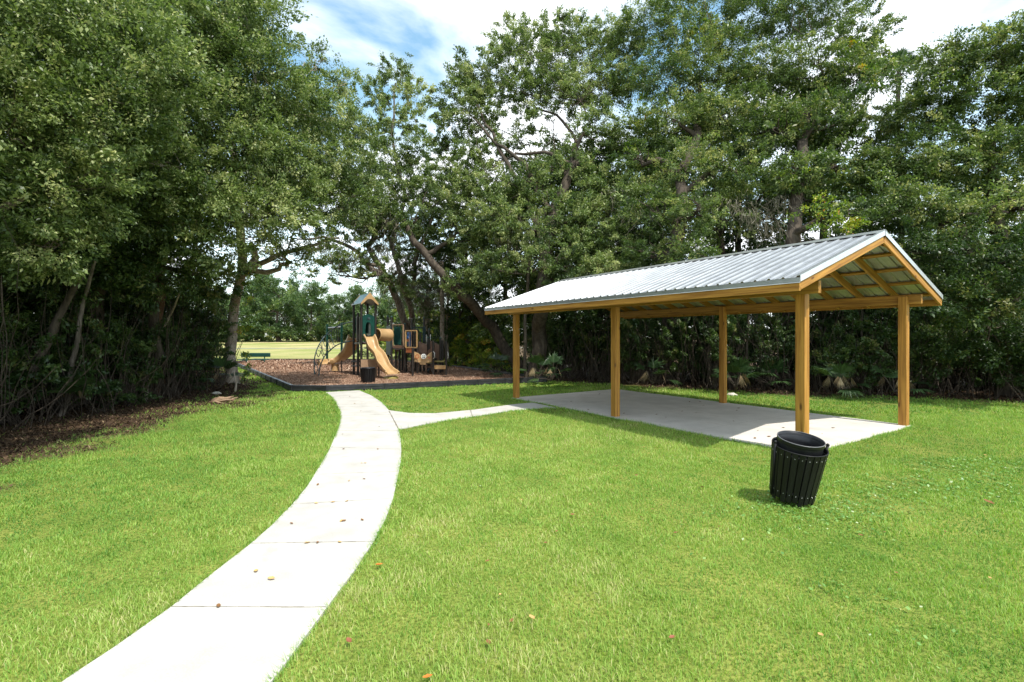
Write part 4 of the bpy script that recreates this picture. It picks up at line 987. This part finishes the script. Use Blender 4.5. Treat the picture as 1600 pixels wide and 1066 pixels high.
tree('oak_tree', 'dense tall oak rising behind the middle of the pavilion roof', 'tree',
     [tuple(W(1040,597,18.5)),wp(1045,500,18.4),wp(1050,400,18.2),wp(1065,300,18),wp(1090,190,17.8)], .30, .15,
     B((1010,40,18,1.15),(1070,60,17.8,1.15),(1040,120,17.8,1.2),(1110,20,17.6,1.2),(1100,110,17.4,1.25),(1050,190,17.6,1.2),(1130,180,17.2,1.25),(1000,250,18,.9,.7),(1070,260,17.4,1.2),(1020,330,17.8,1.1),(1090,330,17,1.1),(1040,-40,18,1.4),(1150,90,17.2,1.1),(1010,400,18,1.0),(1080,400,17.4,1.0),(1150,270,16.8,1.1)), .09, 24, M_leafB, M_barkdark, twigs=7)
tree('oak_tree', 'tallest oak, topped with yellowing creeper, above the near end of the pavilion', 'tree',
     [tuple(W(1235,600,17.6)),wp(1235,500,17.5),wp(1240,400,17.3),wp(1248,290,17),wp(1265,160,16.8)], .30, .15,
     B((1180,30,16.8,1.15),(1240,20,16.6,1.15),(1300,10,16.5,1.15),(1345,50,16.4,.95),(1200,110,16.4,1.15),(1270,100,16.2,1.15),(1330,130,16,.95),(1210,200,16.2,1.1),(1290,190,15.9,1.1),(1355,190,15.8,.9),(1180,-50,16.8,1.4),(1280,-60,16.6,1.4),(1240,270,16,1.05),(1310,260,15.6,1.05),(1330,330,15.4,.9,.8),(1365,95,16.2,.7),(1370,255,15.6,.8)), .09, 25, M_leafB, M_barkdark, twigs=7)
tree('oak_tree', 'dark rounded oak at the right edge with sky glinting through', 'tree',
     [(16.2,15.4,0),(15.8,15.3,3),(15.2,15.2,5.5),(14.8,15,8)], .28, .14,
     B((1430,120,15.4,.75),(1480,95,15.2,.95),(1530,90,15,1.0),(1580,70,14.8,1.0),(1450,170,15,1.0),(1520,160,14.6,1.1),(1590,150,14.4,1.1),(1420,240,15,1.0),(1490,240,14.5,1.05),(1560,240,14.2,1.1),(1640,200,14.4,1.5),(1640,80,14.6,1.4),(1450,320,14.8,.9,.7),(1530,330,14.2,.85,.6),(1600,320,14,.9,.7),(1400,310,15.2,.9,.7),(1410,180,15.4,.7),(1385,225,16.5,.8),(1400,285,16.5,.8),(1375,335,16.5,.8),(1405,365,16,.8),(1440,280,15.5,.8),(1595,30,15,.55,.6)), .085, 26, M_leafB, M_barkdark, twigs=7)
tree('oak_tree', 'low leafy oak filling the right edge below the dark rounded oak', 'tree',
     [(14.6,14.3,0),(14.4,14.3,2),(13.6,14.1,3.6),(13.0,14,5)], .2, .1,
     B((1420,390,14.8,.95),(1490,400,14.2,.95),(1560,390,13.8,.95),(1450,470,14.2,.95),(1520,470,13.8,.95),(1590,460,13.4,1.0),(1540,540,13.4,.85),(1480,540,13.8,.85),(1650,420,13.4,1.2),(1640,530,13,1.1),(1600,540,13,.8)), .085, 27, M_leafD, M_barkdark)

# yellowing creeper hung over the trees: things of their own (they hang on the tree)
def creeper(label, blobs, seed, L=.085, k=20, m_=None):
    o = leaves_obj('creeper', blobs, L, seed, m_ or M_leafC, None, k, .26, jit=.2, droop=.6); tag(o, label, 'creeper'); return o
creeper('yellow green creeper draped over the top right of the tallest oak', B((1345,75,15.9,.55,.7,1.1),(1370,110,15.8,.45,.7,1.1),(1340,120,15.4,.6,.6,1.2),(1325,60,15.8,.5,.5)), 51)
creeper('bright yellow green creeper just behind the roof ridge', B((1290,350,14.8,.5,.8),(1330,345,14.6,.45,.8),(1260,320,15,.55,.7),(1240,260,15.2,.5,.5,1.2),(1310,310,15,.45,.6)), 52)
creeper('pale green creeper with yellow leaves on the oak above the pavilion', B((1110,50,16.6,.45,.5),(1090,40,16.8,.4,.5),(1000,160,18,.55,.6),(1010,190,17.9,.45,.6),(985,230,18.2,.4,.5)), 53)
creeper('bright green leaves catching the sun left of the pavilion', B((730,520,27,1.1,.9),(760,540,27,1.0,.9),(715,560,27,1.0,.9),(775,490,27,.9,.7),(700,500,28,1.0,.8)), 54, .12, 22)
creeper('bright green ivy climbing beside the pale left trunk', B((384,440,17.9,.28,.8,2),(386,480,17.9,.28,.9,2),(383,520,17.9,.26,.9,2),(386,558,17.9,.30,.8,1.8),(381,405,17.9,.3,.6,1.5)), 55, .085, 34)

# hanging dry vines and moss
def strands(label, spots, seed, m_, cat='hanging vines', name='hanging_vine', n=60, w_=.012, thick_=1):
    r = np.random.default_rng(seed); Ps = []; Rn = []
    for px, py, Y, rad, ln in spots:
        c = np.array(W(px, py, Y))
        for i in range(int(n*thick_)):
            p = c+r.normal(0, .5, 3)*rad*np.array([1, 1, .5]); d = np.array([r.normal(0, .45), r.normal(0, .4), -1.0]); seg = ln*r.uniform(.3, 1)/7
            for s_ in range(7):
                d = d+r.normal(0, .28, 3); d[2] -= .12; d /= np.linalg.norm(d); q = p+d*seg; sd = np.cross(d, r.normal(0, 1, 3)); sd /= np.linalg.norm(sd)+1e-9; ww = w_*r.uniform(.5, 1.2)*(1-s_/9)
                Ps.append([p-sd*ww/2, p+sd*ww/2, q+sd*ww/2, q-sd*ww/2]); Rn.append(r.uniform(0, 1)); p = q
    P = np.array(Ps).reshape(-1, 3); k_ = len(Ps)
    o = np_mesh(name, P, np.arange(k_*4), np.arange(k_)*4, None, m_, None, {'rnd': np.array(Rn)}); tag(o, label, cat); return o
strands('tangle of dry tan vines hanging just above the pavilion roof', [(1175,330,15.2,.5,1.3),(1205,345,15,.5,1.2),(1150,315,15.5,.5,1.2),(1215,310,15.2,.4,1.0)], 61, M_moss, w_=.013, n=60)
strands('grey dry moss hanging in the oak left of the pavilion', [(800,340,19.3,.5,1.3),(830,370,19.3,.5,1.5),(790,375,19.5,.4,1.2),(845,330,19.3,.35,1.1)], 62, M_moss, w_=.022, n=50)
strands('grey moss draped through the oak behind the playground', [(600,380,27.6,1.0,2.2),(560,395,28,1.0,2),(640,400,27.6,1.0,2.4),(618,345,27,.8,2),(580,340,27.4,.8,1.8),(530,400,28.6,.8,1.6),(665,420,28,.8,2.2),(640,450,28,.9,2.6),(612,425,28,.9,2.4),(665,465,27.6,.9,2.4),(690,450,27.4,.7,2.0)], 63, M_moss, w_=.04, n=110)
strands('thin dry vines trailing from the oaks above the far right of the roof', [(1000,330,17,.5,1.6),(1060,350,16.6,.5,1.4),(1100,300,16.6,.4,1.8),(960,300,18,.5,1.4)], 64, M_moss, w_=.018, n=30)

# palms: pale slender trunks behind the playground, one crown top showing over the oaks
def fan(mb, base, d, L, nb, r, spread=1.9, wv=.03, droop=.25):
    """one fan frond: stalk end at base, blades spread around direction d"""
    d = Vector(d).normalized(); s_ = d.cross(Vector((0,0,1))); s_ = s_.normalized() if s_.length > .1 else Vector((1,0,0)); n_ = s_.cross(d)
    for i in range(nb):
        a = -spread/2*1.2+spread*1.2*i/(nb-1); bd = (d*math.cos(a)+s_*math.sin(a)).normalized(); l_ = L*(.8+.2*math.cos(a))*r.uniform(.85, 1.1)
        tip = base+bd*l_+Vector((0,0,-droop*l_*r.uniform(.4, 1.5))); m_ = base+bd*l_*.55; c = bd.cross(n_).normalized()*wv
        mb.add([base, m_-c, tip, m_+c], [(0,1,2,3)])
def fan_plant(name, label, cat, loc, n, L, stalk, seed, group=None, dead=0, h0=0.0, m_=None, trunk=None):
    r = np.random.default_rng(seed); root = empty(name, loc); tag(root, label, cat, group)
    st = MB()
    def bb(mb_, nm, mm):
        o = mb_.build(nm, mm, root); at = o.data.attributes.new('rnd', 'FLOAT', 'FACE'); at.data.foreach_set('value', np.clip(r.normal(.5, .2)+r.normal(0, .12, len(mb_.f)), 0, 1).astype(np.float32)); return o
    top = Vector((0,0,h0))
    for i in range(n):
        a = i*2.39996+r.uniform(-.3, .3); el = r.uniform(.15, 1.35); d = Vector((math.cos(a)*math.cos(el), math.sin(a)*math.cos(el), math.sin(el)))
        e_ = top+d*stalk*r.uniform(.7, 1.1); st.tube([top, top.lerp(e_, .5)+Vector((0,0,.04)), e_], [.012, .010, .007], 5, False); mb = MB(); fan(mb, e_, d+Vector((0,0,-.25)), L, 16, r); bb(mb, 'frond', m_ or M_frond)
    for i in range(dead):
        a = i*2.1+r.uniform(-.5, .5); d = Vector((math.cos(a), math.sin(a), -.5 if h0 else .1)).normalized(); e_ = top+(Vector((0,0,.15)) if h0 > 1 else Vector((0,0,.42)))+d*stalk*r.uniform(.35, .65)+(Vector((0,0,.15)) if h0 <= 1 else Vector((0,0,0)))
        st.tube([top, e_], [.01,.007], 5, False); dd = MB(); fan(dd, e_, (d.x*.4, d.y*.4, -1.0), L*(.9 if h0 > 1 else .78)*r.uniform(.75, 1.15), 7, r, spread=r.uniform(.5, .95), wv=.011, droop=.0); bb(dd, 'dead_frond', M_dead)
    st.build('stalk', M_barkdark, root)
    if trunk:
        t_ = MB(); t_.tube(wiggle((0,0,0), (0,0,h0), 8, .02, r), trunk, 9); t_.build('trunk', M_barkpale if h0 < 8 else M_barkdark, root, True)
    return root
fan_plant('palm_tree', 'tall palm whose green top just clears the trees in the right gap', 'palm', (20.0, 25, 0), 24, .75, .55, 71, h0=W(1405,112,25).z, trunk=.10)
fan_plant('palm_tree', 'slender pale palm trunk behind the right end of the playground', 'palm', tuple(W(690,566,27)), 16, .9, .8, 72, h0=5.6, dead=6, trunk=.13)
fan_plant('palm_tree', 'thin pale leaning palm just right of the slender one behind the playground', 'palm', tuple(W(701,566,27.6)), 10, .7, .6, 73, h0=4.6, dead=4, trunk=.07)
fan_plant('palm_tree', 'short leafy palm in the brush behind the playground posts', 'palm', tuple(W(668,562,28.5)), 20, 1.1, .9, 74, h0=3.4, dead=5, trunk=.15)
# palmettos along the wood's edge
pm = [((1310,598),15.2,10,6,'palmetto with a bunch of drooping tan dead fronds behind the pavilion'),
      ((1398,598),14.8,6,4,'palmetto with hanging dead fronds by the rear right post'),
      ((1150,590),16.3,11,5,'palmetto beside the middle rear post with pale dead blades'),
      ((1018,598),17.6,5,4,'small half dead palmetto seen between the pavilion posts'),
      ((862,592),18.8,9,3,'palmetto at the foot of the trunk left of the middle post'),
      ((838,592),19.2,6,5,'palmetto with straw coloured base beside the left pavilion post'),
      ((775,578),22.4,13,2,'palmetto spreading beside the right corner of the playground'),
      ((1205,560),16.8,14,0,'dark green palmetto fans in the shade behind the roofed pad'),
      ((100,590),11.4,9,2,'palmetto catching a little light in the dark left wood'),
      ((345,575),17.2,12,2,'palmetto crowding the foot of the pale left trunk')]
for i, (pp, Y, n_, dd_, lb) in enumerate(pm):
    Y *= .92; p = W(pp[0], pp[1], Y); fan_plant('palmetto', lb, 'palmetto', (p.x, p.y, 0), max(4, n_-2), .5, .6, 80+i, dead=dd_, h0=.2)

# undergrowth: leafy shrubs along both woods (copies of a few plants)
def shrub_proto(seed, L, m_, hgt):
    r = np.random.default_rng(seed); root = empty('shrub'); bl = []
    for i in range(9):
        bl.append((r.uniform(-.9,.9), r.uniform(-.6,.6), hgt*r.uniform(.22,.95), r.uniform(.42,.62)))
    mb = MB()
    for b_ in bl:
        mb.tube(wiggle((r.uniform(-.25,.25), r.uniform(-.2,.2), 0), b_[:3], 6, .12, r), [.022*(1-.7*j/6) for j in range(7)], 5, False)
    for _ in range(16):
        a = r.uniform(-1.1,1.1); mb.tube(wiggle((a, r.uniform(-.6,.6), 0), (a+r.uniform(-.7,.7), r.uniform(-.7,.7), hgt*r.uniform(.5,1.1)), 6, .15, r), [.010*(1-.7*j/6) for j in range(7)], 4, False)
    mb.build('stem', M_barkdark, root); leaves_obj('foliage', bl, L, seed, m_, root, 22, .2)
    return root
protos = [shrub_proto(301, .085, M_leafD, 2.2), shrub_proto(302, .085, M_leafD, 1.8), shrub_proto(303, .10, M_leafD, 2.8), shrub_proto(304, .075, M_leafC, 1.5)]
used = set()
def place(k, x, y, rz, sc, label, group):
    src = protos[k]
    if k in used:
        c = src.copy(); COL.objects.link(c)
        for ch in src.children:
            d = ch.copy(); COL.objects.link(d); d.parent = c
    else: c = src; used.add(k)
    c.location = (x, y, float(gz(x, y))); c.rotation_euler = (0, 0, rz); c.scale = (sc, sc, sc*random.uniform(.9, 1.15))
    tag(c, label, 'shrub', group); return c
rr = random.Random(5)
LB, LG = 'leafy shrub in the dark undergrowth of the left wood', 'shrubs in the left wood'
for i in range(46):
    y = 3.5+i*.42+rr.uniform(-.3,.3); xb = float(np.interp(y, [3,6,8,10,12,14,16,19,24], [-7.9,-8.6,-9.3,-9.9,-10.1,-9.9,-10.2,-12.2,-16]))
    row = i % 3; place(rr.choice((0,0,2,1)), xb-row*1.5-rr.uniform(0,.8), y, rr.uniform(0,6.28), rr.uniform(.85,1.25)*(1+.18*row), LB, LG)
RB, RG = 'leafy shrub in the shaded undergrowth behind the pavilion', 'shrubs behind the pavilion'
for i in range(56):
    x = 1.2+i*.37+rr.uniform(-.25,.25); yb = float(np.interp(x, [1,4,7,10,13,16,22], [20.0,18.3,16.4,15.2,14.0,13.2,11.5]))
    row = i % 3; place(rr.choice((0,2,0,1)), x, yb+row*1.4+rr.uniform(-.3,.9), rr.uniform(0,6.28), rr.uniform(.6,1.25)*(1+.22*row), RB, RG)
PB, PG = 'sunlit bush in the brush behind the playground', 'bushes behind the playground'
for (px, Y, sc) in ((700,31,1.4),(725,28,1.5),(750,26.5,1.4),(770,25.2,1.3),(680,33,1.5),(655,35,1.6),(630,37,1.7),(605,39.5,1.6),(585,43,1.6),(790,24,1.2),(740,30,1.9),(710,33,2),(765,28.5,2),(670,37,2.1),(640,41,2.2)):
    x = (px-800)/F*Y; place(rr.choice((3,1,3)), x, Y, rr.uniform(0,6.28), sc, PB, PG)

# second row: big trees filling the wood behind (two crowns, copied)
def filler(seed, L, m_):
    r = np.random.default_rng(seed); root = empty('oak_tree'); bl = []
    for i in range(20):
        z = 2.0+i*.52; q = 2.4 if z < 9 else 1.8; bl.append((r.uniform(-q,q), r.uniform(-q,q), z+r.uniform(-.3,.3), r.uniform(1.2,1.7), .8))
    mb = MB(); limbs(mb, wiggle((0,0,0), (0,0,9), 10, .04, r), .26, .08, bl, r, 3); mb.build('trunk', M_barkdark, root, True)
    leaves_obj('crown', bl, L, seed, m_, root, 22, .42); return root
fp = [filler(401, .16, M_leafB), filler(402, .16, M_leafD)]; fused = set()
def put(k, x, y, sc, label, group, zs=1):
    src = fp[k]
    if k in fused:
        c = src.copy(); COL.objects.link(c)
        for ch in src.children:
            d = ch.copy(); COL.objects.link(d); d.parent = c
    else: c = src; fused.add(k)
    c.location = (x, y, float(gz(x, y))); c.rotation_euler = (0, 0, rr.uniform(0, 6.28)); c.scale = (sc, sc, sc*zs); tag(c, label, 'tree', group)
for i, (x, y, sc, zs) in enumerate(((-13.5,8,1.0,1),(-14.5,12,1.05,1),(-15,16.5,1.05,1),(-18,6,1.1,1),(-19,12,1.15,1),(-19.5,18,1.1,1),(-17.5,21.5,.95,.9),(-12.8,4,1,1),(-23,16,1.2,1),(-22.5,23,1.1,.9))):
    put(i % 2, x, y, sc, 'tree standing back in the shade of the left wood', 'trees inside the left wood', zs)
for i, (x, y, sc, zs) in enumerate(((4.5,22.5,1,.95),(8.5,20.6,1,1.05),(12.2,19,1,1.05),(15.8,17.8,1,.72),(19.4,16.6,1,.85),(6.5,26.5,1.15,.85),(11.5,24.5,1.15,.95),(17,23,1.15,.72),(23,18,1.1,.8),(1.8,27,1,.8),(23,24,1.15,.72),(-1,31,1,.85),(-2.6,27.5,.9,.85),(1.5,24,.95,1.0),(4,29,1.1,1.0),(9,29,1.2,1.05))):
    put((i+1) % 2, x, y, sc, 'tree standing back in the wood behind the pavilion', 'trees inside the wood behind the pavilion', zs)
# trees across the far field
def far_tree(seed, L):
    r = np.random.default_rng(seed); root = empty('field_tree'); bl = []
    for i in range(17):
        z = 1.2+i*.62; q = 4.2*math.sin(min(1, (14-z)/9)*1.5); bl.append((r.uniform(-q,q), r.uniform(-q*.7,q*.7), z, r.uniform(1.5,2.6)))
    mb = MB(); limbs(mb, wiggle((0,0,0), (0,0,8), 8, .04, r), .35, .12, bl, r, 3); mb.build('trunk', M_barkdark, root, True)
    leaves_obj('crown', bl, L, seed, M_leafF, root, 20, .75); return root
fp = [far_tree(501, .36), far_tree(502, .36)]; fused = set()
for i, (px, Y, sc) in enumerate(((345,108,1.1),(385,100,1.05),(410,104,1.15),(436,98,1.18),(462,104,1.15),(486,100,.98),(508,106,.80),(530,99,.78),(552,104,.86),(575,97,.92),(600,102,.98),(630,98,1.05),(665,96,1.1),(450,116,1.0),(500,118,.85),(400,118,1.2),(548,116,.8),(310,104,1.2))):
    put(i % 2, (px-800)/F*Y, Y, sc, 'green tree in the line across the far field', 'trees across the far field')
# bushy foot of the far wood: one mass
r_ = np.random.default_rng(9); bl = [(x, 97+r_.uniform(-2, 3), .92+r_.uniform(.5, 2.4), r_.uniform(1.4,2.1)) for x in np.arange(-75, -10, 1.2)]
o = leaves_obj('far_undergrowth', bl, .34, 91, M_leafD, None, 20, .6); tag(o, kind='stuff')

# thicket of bare stems in the shaded left wood and behind the pavilion (uncountable)
def thicket(name, spots, seed, n, m_):
    r = np.random.default_rng(seed); mb = MB()
    for i in range(n):
        x, y = spots(r); h_ = r.uniform(.8, 3.6); p = wiggle((x, y, 0), (x+r.normal(0, .55), y+r.normal(0, .5), h_), 6, .10, r); w0 = r.uniform(.004, .016)
        mb.tube(p, [w0*(1-.6*j/6) for j in range(7)], 4, False)
    o = mb.build(name, m_); tag(o, kind='stuff'); return o
def sp1(r):
    y = r.uniform(4, 20); return float(np.interp(y, [3,6,8,10,12,14,16,20], [-7.4,-8.0,-8.7,-9.2,-9.4,-9.4,-9.6,-11.6]))-abs(r.normal(0, .9)), y
def sp2(r):
    x = r.uniform(1.5, 18); return x, float(np.interp(x, [1,4,7,10,13,16,22], [19.4,17.6,15.8,14.6,13.4,12.6,11.2]))+abs(r.normal(0, .8))
thicket('thicket_stems', sp1, 95, 330, M_twig2 := nmat('brown stems', (.03,.023,.018), (.07,.055,.042), scale=5, rough=.95, spec=.1, bump=0))
thicket('thicket_stems', sp2, 96, 320, M_twig2)
# slim trunks that stand apart in the view
def slim(label, pts, r0, r1, m_, cat='tree trunk', name='bare_trunk'):
    r = np.random.default_rng(int(abs(pts[0][0])*100)); pp = []
    for i in range(len(pts)-1): pp += wiggle(pts[i], pts[i+1], 4, .03, r)[:-1]
    pp.append(Vector(pts[-1])); b_ = pp[0].copy(); mb = MB(); k_ = len(pp)
    mb.tube([p-b_ for p in pp], [r0+(r1-r0)*i/(k_-1) for i in range(k_)], 9, False); o = mb.build(name, m_, None, True); o.location = b_; tag(o, label, cat); return o
slim('slim greyish trunk just right of the left pavilion post', [tuple(W(821,600,18.6)), wp(821,540,18.6), wp(823,470,18.6), wp(829,400,18.8)], .07, .05, M_barkdark)
slim('leaning bare stem in the dark left wood', [(-10.0,13.2,0), wp(232,560,13.4), wp(262,500,13.6), wp(280,460,13.8)], .045, .02, M_barkpale)
slim('thin bent stem near the left wood edge', [(-9.9,10.6,0), wp(120,540,10.8), wp(130,470,11), wp(150,400,11.2)], .06, .03, M_bark)
slim('dark forked trunk at the far left of the wood', [(-10.3,9.9,0), wp(60,560,10.2), wp(100,480,10.4), wp(135,420,10.8)], .10, .05, M_barkdark)
slim('upright stem in the shade right of the middle rear post', [tuple(W(1168,598,16.4)), wp(1167,540,16.4), wp(1170,480,16.4)], .05, .035, M_barkdark)
slim('thin dark stem behind the gable end', [tuple(W(1348,600,15.6)), wp(1349,540,15.6), wp(1347,480,15.6)], .035, .025, M_barkdark)
slim('short pale dead stem at the foot of the left trunk', [tuple(G(368,612)), (G(369,612).x, G(369,612).y, .25), (G(366,612).x, G(366,612).y, .62)], .04, .02, M_barkpale)

# small things on the ground
def log_pile():
    root = empty('driftwood', tuple(G(350,630))); tag(root, 'heap of dry split palm wood lying at the edge of the left wood', 'driftwood'); r = np.random.default_rng(3)
    for i in range(11):
        y = r.uniform(-.18,.18); x0 = r.uniform(-.75,-.2); x1 = r.uniform(.1,.7); m = MB(); m.tube(wiggle((x0, y, .03+.02*i*.5), (x1, y+r.uniform(-.15,.15), .10+.012*i), 4, .05, r), [.02,.035,.035,.03,.012], 6); m.build('piece', M_logs, root, True)
    root.scale = (.5, .6, .8)
M_logs = nmat('weathered palm wood', (.20,.12,.075), (.42,.30,.20), scale=8, rough=.9, spec=.1, stretch=(.4,3,3), bump=.6)
log_pile()
def rock(label, loc, s_, m_, seed):
    r = np.random.default_rng(seed); bpy_m = MB(); prof = []
    n1, n2 = 8, 14; vs = []
    for i in range(n1+1):
        th = math.pi*i/n1
        for j in range(n2):
            a = 2*math.pi*j/n2; q = 1+.18*math.sin(3*a+seed)+.12*math.sin(5*th+a*2); vs.append(Vector((math.sin(th)*math.cos(a)*s_[0]*q, math.sin(th)*math.sin(a)*s_[1]*q, max(-.02, math.cos(th)*s_[2]*q))))
    fs = [(i*n2+j, i*n2+(j+1) % n2, (i+1)*n2+(j+1) % n2, (i+1)*n2+j) for i in range(n1) for j in range(n2)]
    o = mesh_obj('rock', vs, fs, m_, None, True); o.location = loc; tag(o, label, 'rock')
M_rock = nmat('pale limestone', (.42,.38,.32), (.60,.56,.48), scale=9, rough=.95, spec=.1, bump=.6)
rock('pale rock lying in the leaves beside the middle rear post', tuple(G(1143,618)), (.16,.09,.07), M_rock, 1)
rock('small pale rock among dry fronds by the left wood', tuple(G(338,616)), (.16,.09,.07), M_rock, 2)
def leaf_thing(loc, L, m_, seed, label, group=None, curl=.25, z=.03):
    r = np.random.default_rng(seed); n_ = 7; vs = []; lobes = []
    for i in range(n_):
        t_ = i/(n_-1); wv = L*.26*math.sin(math.pi*min(.98,max(.03,t_)))**.8*(1+.25*(i % 2)); zc = curl*L*((t_-.5)**2*1.6)
        vs += [Vector((L*(t_-.5), -wv, zc+wv*.5)), Vector((L*(t_-.5), 0, zc)), Vector((L*(t_-.5), wv, zc+wv*.4))]
    fs = []
    for i in range(n_-1):
        a = i*3; fs += [(a, a+3, a+4, a+1), (a+1, a+4, a+5, a+2)]
    o = mesh_obj('fallen_leaf', vs, fs, m_, None, True); o.location = (loc[0], loc[1], z); o.rotation_euler = (r.uniform(-.25,.25), r.uniform(-.25,.25), r.uniform(0,6.28)); tag(o, label, 'leaf', group); return o
leaf_thing(G(592,884,.03), .062, M_orangeleaf, 1, 'bright orange leaf on the grass at the right edge of the path', z=.036)
leaf_thing(G(831,967,.03), .06, M_tanleaf, 2, 'tan leaf lying on the grass in the lower middle of the lawn', z=.036)
leaf_thing(G(1097,762,.03), .07, M_redleaf, 3, 'red brown leaf on the grass left of the near trash can', z=.036)
leaf_thing(G(424,904,.03), .055, M_tanleaf, 4, 'curled tan leaf on the path in the foreground', z=.03)
leaf_thing(G(668,1060,.03), .05, M_orangeleaf, 5, 'small orange leaf at the bottom edge of the picture', z=.036)
leaf_thing(G(545,1003,.03), .05, M_redleaf, 6, 'rusty leaf on the grass low by the right path edge', z=.036)
leaf_thing(G(1545,786,.03), .10, M_brownleaf, 7, 'dark brown leaf on the grass at the far right', z=.036)
r_ = np.random.default_rng(17)
for i in range(26):
    px, py = r_.uniform(420, 622), None
    t_ = r_.random(); i0 = int(t_*14)+3; a = Vector(G(*left_e[min(i0, 17)])); b_ = Vector(G(*right_e[max(0, min(17, 17-i0))])); q = a.lerp(b_, r_.uniform(.1,.9))
    leaf_thing(q, r_.uniform(.03,.055), (M_brownleaf, M_tanleaf)[i % 2], 100+i, 'small dry brown leaf lying on the concrete path', 'dry leaves on the path', z=.027)
for i in range(26):
    q = pw(r_.uniform(.2, PL-.2), r_.uniform(.2, PW-.2))
    leaf_thing(q, r_.uniform(.04,.08), M_brownleaf, 200+i, 'small dark dry leaf lying on the concrete pad', 'dry leaves on the pad', z=.036)
for i in range(60):
    y = 2.6+9*r_.random()**1.3; x = r_.uniform(-.2, 1.05)*y
    if any(inpoly(np.array([x]), np.array([y]), P)[0] for P in (PATH, BR, SLAB)): continue
    leaf_thing((x, y), r_.uniform(.02,.045), (M_redleaf, M_brownleaf, M_tanleaf)[i % 3], 300+i, 'small brown leaf scattered on the open lawn', 'dry leaves on the lawn', z=.030)
